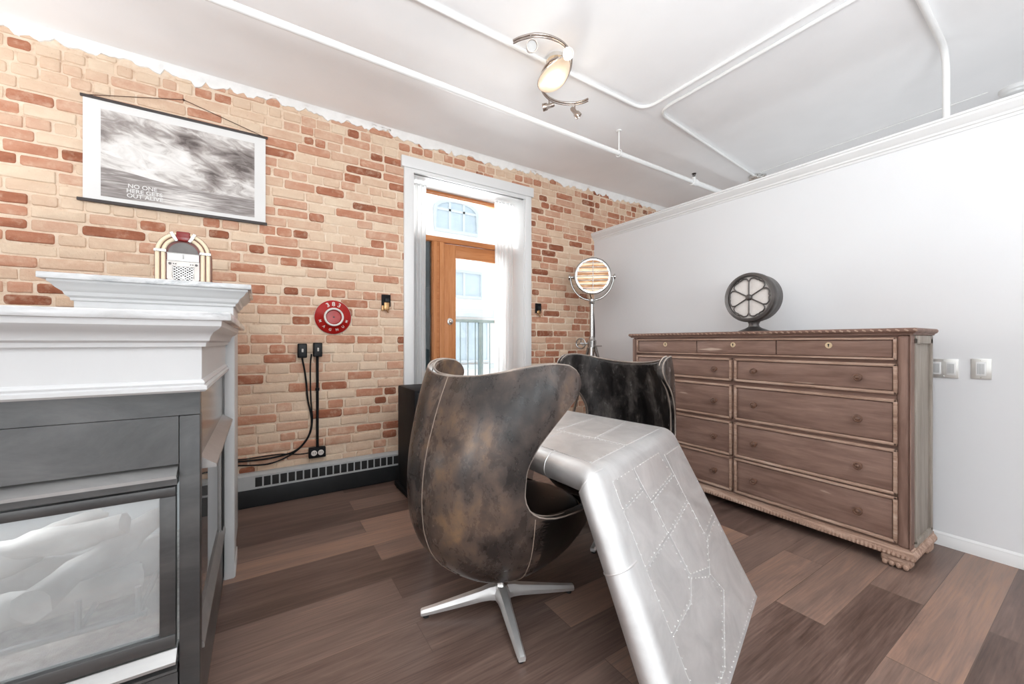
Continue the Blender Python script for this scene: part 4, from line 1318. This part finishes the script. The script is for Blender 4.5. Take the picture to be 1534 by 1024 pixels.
m = MB(); m.tube(spline([(.02, .05, 1.72), (.06, .05, 1.60), (.065, .03, 1.4), (.06, .03, 1.1), (.05, .10, .5), (.03, .2, .01)], 8), .005, 8); m.build('power_cord', M['black_plastic'], lp, 60)

# ------------------------------------------------------------------ egg chairs
Z0 = .165
ZTOP = 1.115
azT = [0, 78, 90, 102, 120, 145, 165, 180]
ztT = [1.09, 1.095, 1.108, 1.115, 1.106, 1.080, 1.064, 1.060]
aZ = [.165, .392, .396, .402, .412, .428, .450, .472, .490, .506, .522, .548, .585, .64, .72, .80, .88, .95, 1.01, 1.06, 1.095, 1.115]
aA = [0, 0, 6, 13, 22, 33, 46, 58, 70, 83, 96, 107, 113.5, 116.5, 116, 111, 101, 91, 83.5, 80.5, 83, 90]
pZ = [.165, .170, .185, .21, .25, .31, .40, .50, .60, .70, .80, .90, 1.00, 1.115]
wT = [0, .05, .110, .172, .232, .292, .342, .368, .378, .380, .382, .385, .386, .378]
bT = [0, .05, .115, .185, .256, .326, .382, .408, .414, .408, .392, .366, .335, .292]
fT = [0, .05, .125, .205, .292, .382, .460, .490, .47, .40, .37, .36, .35, .34]
def edge_az(zb): return smooth_interp(aZ, aA, zb)
def shell_pt(azd, zb, off=0.0):
    """azd: degrees from the front, signed (+ = chair's right); zb: row height"""
    a = math.radians(azd)
    zt = smooth_interp(azT, ztT, abs(azd))
    q = (zb - Z0) / (ZTOP - Z0)
    zz = Z0 + (zb - Z0) * (1 + ((zt - Z0) / (ZTOP - Z0) - 1) * q)
    w, b, f = smooth_interp(pZ, wT, zb) , smooth_interp(pZ, bT, zb), smooth_interp(pZ, fT, zb)
    c = math.cos(a); s_ = math.sin(a)
    e = .90
    cs = math.copysign(abs(c)**e, c); ss = math.copysign(abs(s_)**e, s_)
    flare = 0.0
    if zb > .72 and abs(azd) < 125:
        k = (125 - abs(azd)) / 45.0
        flare = .022 * max(0, min(1, k))**2 * min(1, (zb - .72) / .2)
    x = (f if c > 0 else b) * cs
    y = -(w + flare - off) * ss
    if off: x -= math.copysign(off, cs) * abs(cs)
    return V((x, y, zz))
def zlist():
    zs = [.165, .168, .174, .185, .20, .22, .245, .275, .31, .35, .378, .392, .396, .399, .402, .407, .412, .420, .428, .439, .45, .461, .472, .481, .490, .498, .506, .514, .522, .534, .548, .566, .585, .612, .64, .66, .68, .705, .73, .755, .78, .815, .85, .885, .92, .95, .98, 1.005, 1.03, 1.05, 1.07, 1.085, 1.10, 1.108, 1.115]
    return zs
NC = 56
ZS = zlist()
def build_shell():
    m = MB()
    g = []
    for zb in ZS:
        a0 = edge_az(zb)
        rowv = []
        for j in range(NC + 1):
            s_ = j / NC
            if s_ <= .5: azd = a0 + (180 - a0) * (s_ / .5)
            else: azd = -(180 - (180 - a0) * ((s_ - .5) / .5))
            rowv.append(m.bm.verts.new(shell_pt(azd, zb)))
        g.append(rowv)
    for i in range(len(g) - 1):
        for j in range(NC):
            m.face([g[i][j], g[i + 1][j], g[i + 1][j + 1], g[i][j + 1]])
    bmesh.ops.remove_doubles(m.bm, verts=m.bm.verts[:], dist=1e-5)
    return m
def rim_loop(off=0.0):
    right = [shell_pt(edge_az(zb), zb, off) for zb in ZS if zb >= .396]
    topr = [shell_pt(90 + 90 * k / 24, 1.115, off) for k in range(1, 25)]
    topl = [shell_pt(-(180 - 90 * k / 24), 1.115, off) for k in range(1, 25)]
    left = [shell_pt(-edge_az(zb), zb, off) for zb in reversed(ZS) if zb >= .396]
    return right + topr + topl + left[1:]
def make_chair(label, loc, rz, base_rz, leather_mat, seat_mat, grp):
    t = thing('egg_chair', label, 'chair', loc, rz, grp)
    o = build_shell().build('shell', M[leather_mat], t, 180, recalc=False)
    o.data.materials.append(M[seat_mat])
    for pf in o.data.polygons:
        if pf.center.z < .60 and abs(math.degrees(math.atan2(-pf.center.y, pf.center.x))) < 107: pf.material_index = 1
    md = o.modifiers.new('thickness', 'SOLIDIFY'); md.thickness = .042; md.offset = -1; md.use_even_offset = False
    md = o.modifiers.new('round', 'BEVEL'); md.width = .014; md.segments = 3; md.limit_method = 'ANGLE'; md.angle_limit = math.radians(60)
    m = MB(); m.tube(rim_loop(.006), .0042, 8, closed=True); m.build('rim_piping', M['piping'], o, 80)
    m = MB(); m.tube(rim_loop(.030), .0042, 8, closed=True); m.build('inner_piping', M['piping'], o, 80)
    m = MB()
    m.tube([shell_pt(180, z_) + V((-.0008, 0, 0)) for z_ in ZS[4:]], .0018, 6)
    for s in (-1, 1):
        zz = [z_ for z_ in ZS if .20 <= z_ <= .55]
        m.tube([shell_pt(s * 110, z_, -.001) for z_ in zz], .0018, 6)
    m.build('seam', M['seam'], o, 80)
    # seat cushion
    m = MB()
    def cush(u, v):
        a = 2 * PI * u
        rr = [0, .35, .65, .85, .95, 1.0, 1.0, .96, .85][int(round(v * 8))]
        zz = [.462, .462, .460, .455, .446, .428, .375, .345, .33][int(round(v * 8))]
        ex = .82
        cs = math.copysign(abs(math.cos(a))**ex, math.cos(a)); sn = math.copysign(abs(math.sin(a))**ex, math.sin(a))
        return (.085 + .315 * rr * cs, .285 * rr * sn * (1 - .06 * cs), zz)
    m.grid(cush, 48, 8); bmesh.ops.remove_doubles(m.bm, verts=m.bm.verts[:], dist=1e-5)
    c = m.build('seat_cushion', M[seat_mat], t, 180)
    md = c.modifiers.new('sub', 'SUBSURF'); md.levels = 1; md.render_levels = 2
    m = MB(); m.tube([(.085 + .315 * math.copysign(abs(math.cos(a))**.82, math.cos(a)), .285 * math.copysign(abs(math.sin(a))**.82, math.sin(a)) * (1 - .06 * math.cos(a)), .418) for a in [2 * PI * k / 60 for k in range(60)]], .006, 8, closed=True); m.build('cushion_piping', M['piping'], c, 80)
    # swivel base
    m = MB(); m.lathe([(0, .028), (.040, .030), (.046, .05), (.040, .085), (.030, .10), (.028, .115), (.028, .165), (.040, .172), (.06, .185), (.06, .20), (0, .20)], (0, 0, 0), (0, 0, 1), 28); m.build('column', M['alu'], t, 40)
    for k in range(4):
        a = base_rz + k * PI / 2
        d = V((math.cos(a), math.sin(a), 0)); n_ = V((-d.y, d.x, 0))
        m = MB()
        rings = []
        for (r_, hw, zb_, zt_) in ((.015, .040, .038, .098), (.055, .030, .040, .092), (.09, .026, .038, .082), (.20, .022, .026, .062), (.30, .018, .016, .044), (.352, .016, .012, .036), (.358, .014, .014, .033)):
            c0 = d * r_
            rings.append([m.bm.verts.new(c0 + n_ * (sx_ * hw * k2) + V((0, 0, zz))) for (sx_, k2, zz) in ((-1, .85, zb_), (1, .85, zb_), (1, 1, zb_ + (zt_ - zb_) * .55), (1, .55, zt_), (-1, .55, zt_), (-1, 1, zb_ + (zt_ - zb_) * .55))])
        for a_, b_ in zip(rings, rings[1:]):
            for q in range(6): m.face([a_[q], a_[(q + 1) % 6], b_[(q + 1) % 6], b_[q]])
        m.face(rings[0]); m.face(rings[-1])
        lg = m.build('leg', M['leg_alu'], t, 40)
        m = MB(); m.lathe([(0, 0), (.013, 0), (.014, .008), (.012, .016), (0, .016)], d * .335, (0, 0, 1), 14); m.build('glide', M['rubber'], lg, 40)
    return t
HEAD1 = math.radians(12)
make_chair('brown mottled leather egg chair in front of the desk, its back to the camera', (.93, 1.55, 0), HEAD1, math.radians(-18) - HEAD1, 'leather_brown', 'leather_dark', 'egg chairs at the metal desk')
HEAD2 = math.radians(189)
make_chair('black leather egg chair on the far side of the metal desk, facing the room', (1.90, 1.80, 0), HEAD2, math.radians(28) - HEAD2, 'leather_black', 'leather_dark', 'egg chairs at the metal desk')

# ------------------------------------------------------------------ wing desk
TZ = .75
NL, NR = V((.965, 1.0, TZ)), V((1.815, 1.28, TZ))
BL, BR = V((.985, .620, 0)), V((1.993, .947, 0))
LEN = 1.0
FL, FR = NL + V((-.05, .998, 0)) * LEN, NR + V((-.13, .99, 0)) * LEN
GL, GR = FL + V((-.01, .36, -TZ)), FR + V((.12, .34, -TZ))
dk = thing('wing_desk', 'silver riveted aluminium desk with slanted end panels like an aircraft wing', 'desk', (1.35, 1.5, 0))
def path(pts, rad, n=6):
    out = [pts[0]]
    segs = []
    for i in range(1, len(pts) - 1):
        a, c, b = pts[i - 1], pts[i], pts[i + 1]
        prevend = out[-1]
        e = elbow(a, c, b, rad, n)
        for k in range(1, 8): segs.append(None)
        st = e[0]
        for k in range(1, 9): out.append(prevend.lerp(st, k / 9))
        out += e
    last = out[-1]
    for k in range(1, 9): out.append(last.lerp(pts[-1], k / 9))
    out.append(pts[-1])
    return out
LP = path([GL, FL, NL, BL], .055)
RP = path([GR, FR, NR, BR], .055)
TH0, TH1 = .105, .055
stations = []
for i in range(len(LP)):
    a, b = max(0, i - 1), min(len(LP) - 1, i + 1)
    tg = ((LP[b] + RP[b]) - (LP[a] + RP[a])).normalized()
    ac = RP[i] - LP[i]
    n_ = tg.cross(ac).normalized()
    stations.append((LP[i], RP[i], n_))
def prof(Lq, Rq, n_):
    ac = Rq - Lq; wd = ac.length; e = ac.normalized()
    pts = []
    r0 = TH0 / 2
    for k in range(0, 13):   # nose from top to underside
        a = PI / 2 + PI * k / 12
        pts.append(Lq + e * (r0 * 1.25 + r0 * 1.25 * math.cos(a)) + n_ * (-r0 + r0 * math.sin(a)))
    pts.append(Lq + e * (wd * .6) - n_ * (TH0 * .5 + TH1 * .5))
    pts.append(Rq - e * .02 - n_ * TH1)
    for k in range(0, 5):
        a = -PI / 2 + PI * k / 4
        pts.append(Rq - e * .02 + e * .02 * math.cos(a) + n_ * (-TH1 / 2 + TH1 / 2 * math.sin(a)))
    pts.append(Lq + e * (wd * .7))
    pts.append(Lq + e * (wd * .35))
    return pts
m = MB()
rings = []
for st in stations:
    pr_ = prof(*st)
    for q in pr_: q.z = max(q.z, .0)
    rings.append([m.bm.verts.new(q) for q in pr_])
NP_ = len(rings[0])
for a, b in zip(rings, rings[1:]):
    for k in range(NP_): m.face([a[k], a[(k + 1) % NP_], b[(k + 1) % NP_], b[k]])
m.face(rings[0]); m.face(rings[-1])
m.build('wing_body', M['wing'], dk, 35, world=True)
# plates: quads on the near panel (a: 0 leading..1 trailing, b: 0 top..1 bottom) and on the top
nP = (BL - NL).cross(NR - NL).normalized()
if nP.y > 0: nP = -nP
def on_panel(a, b, off=0.0):
    l = NL.lerp(BL, b); r = NR.lerp(BR, b)
    return l.lerp(r, a) + nP * off
def on_top(a, b, off=0.0):
    return FL.lerp(NL, b).lerp(FR.lerp(NR, b), a) + V((0, 0, off))
def add_plate(name, fn, poly, mat, th=.0008, riv=True, rs=.030):
    m = MB()
    bot = [m.bm.verts.new(fn(a, b, -.002)) for a, b in poly]
    topv = [m.bm.verts.new(fn(a, b, th)) for a, b in poly]
    m.face(topv); m.face(bot[::-1])
    n = len(poly)
    for i in range(n): m.face([bot[i], bot[(i + 1) % n], topv[(i + 1) % n], topv[i]])
    if riv:
        ca = sum(p[0] for p in poly) / n; cb = sum(p[1] for p in poly) / n
        for i in range(n):
            p, q = poly[i], poly[(i + 1) % n]
            p = (p[0] + (ca - p[0]) * .03, p[1] + (cb - p[1]) * .03); q = (q[0] + (ca - q[0]) * .03, q[1] + (cb - q[1]) * .03)
            P0, P1 = fn(p[0], p[1], th), fn(q[0], q[1], th)
            k = max(1, int((P1 - P0).length / rs))
            for j in range(k):
                c = P0.lerp(P1, j / k)
                bmesh.ops.create_icosphere(m.bm, subdivisions=1, radius=.0026, matrix=Matrix.Translation(c))
    return m.build(name, M[mat], dk, 30, world=True)
pp = [
 ([(.13, .075), (.33, .075), (.335, .17), (.13, .19)], 'plate_b'),
 ([(.345, .075), (.66, .075), (.70, .205), (.38, .235), (.36, .165)], 'plate_a'),
 ([(.13, .20), (.34, .18), (.38, .245), (.40, .40), (.14, .42)], 'plate_a'),
 ([(.39, .245), (.71, .215), (.73, .36), (.41, .40)], 'plate_b'),
 ([(.72, .10), (.965, .10), (.965, .52), (.75, .55), (.73, .3)], 'plate_b'),
 ([(.14, .43), (.40, .41), (.43, .60), (.36, .66), (.15, .66)], 'plate_b'),
 ([(.42, .41), (.73, .37), (.74, .58), (.63, .66), (.45, .60)], 'plate_a'),
 ([(.15, .67), (.36, .67), (.45, .61), (.60, .68), (.66, .78), (.40, .94), (.155, .93)], 'plate_b'),
]
for poly, mt in pp: add_plate('panel_plate', on_panel, poly, mt)
add_plate('panel_plate', on_panel, [(.16, .945), (.41, .95), (.68, .79), (.62, .68), (.76, .57), (.965, .54), (.965, .985), (.16, .985)], 'plate_a')
tp = [([(.09, .60), (.40, .60), (.43, .95), (.09, .95)], 'plate_b'), ([(.415, .55), (.95, .55), (.95, .74), (.44, .78)], 'plate_a'), ([(.445, .79), (.95, .75), (.95, .95), (.45, .95)], 'plate_b'),
      ([(.09, .05), (.45, .05), (.40, .59), (.09, .59)], 'plate_a'), ([(.46, .05), (.95, .05), (.95, .54), (.415, .54)], 'plate_b')]
for poly, mt in tp: add_plate('top_plate', on_top, poly, mt, .0016)
# leading edge bands
for i in (3, 8, 22, 27, 33, 37, 41):
    if i < len(stations):
        Lq, Rq, n_ = stations[i]
        pr_ = prof(Lq, Rq, n_)[:13]
        e = (Rq - Lq).normalized()
        pts = [pr_[0] + e * .03] + pr_
        m = MB(); m.tube([p for p in pts if p.z > .004], .0028, 6); m.build('nose_seam', M['plate_a'], dk, 60, world=True)

# ------------------------------------------------------------------ lights
w_ = bpy.data.worlds.new('daylight')
SC.world = w_
w_.use_nodes = True
nt = w_.node_tree
bgn = nt.nodes['Background']
bgn.inputs['Color'].default_value = (.93, .97, 1.0, 1)
bgn.inputs['Strength'].default_value = 2.0

def area(name, loc, rot, sx_, sy_, power, col=(1, 1, 1)):
    l = bpy.data.lights.new(name, 'AREA')
    l.shape = 'RECTANGLE'; l.size = sx_; l.size_y = sy_; l.energy = power; l.color = col
    o = link(bpy.data.objects.new(name, l))
    o.location = loc; o.rotation_euler = rot
    return o
TILT = math.radians(18)
for i, (a, b) in enumerate(WIN):
    area('window_daylight', ((a + b) / 2, FY - .24, 1.65), (PI / 2 + TILT, 0, 0), b - a - .1, 2.1, 22 * (b - a), (.92, .97, 1))
for i, (a, b) in enumerate(WINL):
    area('window_daylight', (LX - .16, (a + b) / 2, 1.65), (PI / 2 + TILT, 0, -PI / 2), b - a - .1, 2.1, 22 * (b - a), (.92, .97, 1))
area('ceiling_fill_rear', (.2, -1.0, 1.62), (PI / 2 + math.radians(80), 0, math.radians(-26)), 2.2, 1.4, 192, (.91, .965, 1))  # unseen fill light added behind the camera to brighten the ceiling
area('ceiling_fill_right', (4.7, 1.2, 1.3), (PI, 0, 0), 1.6, 2.4, 17, (.91, .965, 1))  # added fill hidden by the partition, lifts the ceiling at the right
area('ceiling_fill_left', (-2.3, 2.3, 1.35), (PI, math.radians(-22), 0), 1.6, 2.0, 52, (.91, .965, 1))  # added out-of-frame fill, lifts the ceiling on the left
# balcony door daylight
area('door_daylight', (1.95, 4.5, 1.75), (PI / 2, 0, PI + .12), 1.1, 2.2, 105, (.97, .99, 1))
def point(name, loc, power, col, r):
    l = bpy.data.lights.new(name, 'POINT'); l.energy = power; l.color = col; l.shadow_soft_size = r
    o = link(bpy.data.objects.new(name, l)); o.location = loc
point('firebox_fill', (-.75, 1.95, .74), 3.0, (.96, .98, 1), .06)  # small light added inside the firebox to brighten its interior
point('track_light_bulb', (cc.x, cc.y, cc.z - .06), 3, (1, .85, .68), .05)
sp_ = at_z(848, 69, ZR - .06)

# ------------------------------------------------------------------ camera
cam = bpy.data.cameras.new('camera')
cam.sensor_width = 36
cam.lens = 590 / 1534 * 36
cam.clip_start = .02
co_ = link(bpy.data.objects.new('camera', cam))
co_.location = (0, 0, 1.2)
co_.rotation_euler = (PI / 2, 0, math.radians(57.4 - 90))
SC.camera = co_

SC.view_settings.view_transform = 'Standard'
SC.view_settings.look = 'None'
SC.view_settings.gamma = 1
SC.view_settings.use_curve_mapping = False
SC.view_settings.exposure = -0.03
SC.cycles.max_bounces = 10
SC.cycles.diffuse_bounces = 6
SC.cycles.transparent_max_bounces = 12
SC.cycles.sample_clamp_indirect = 6
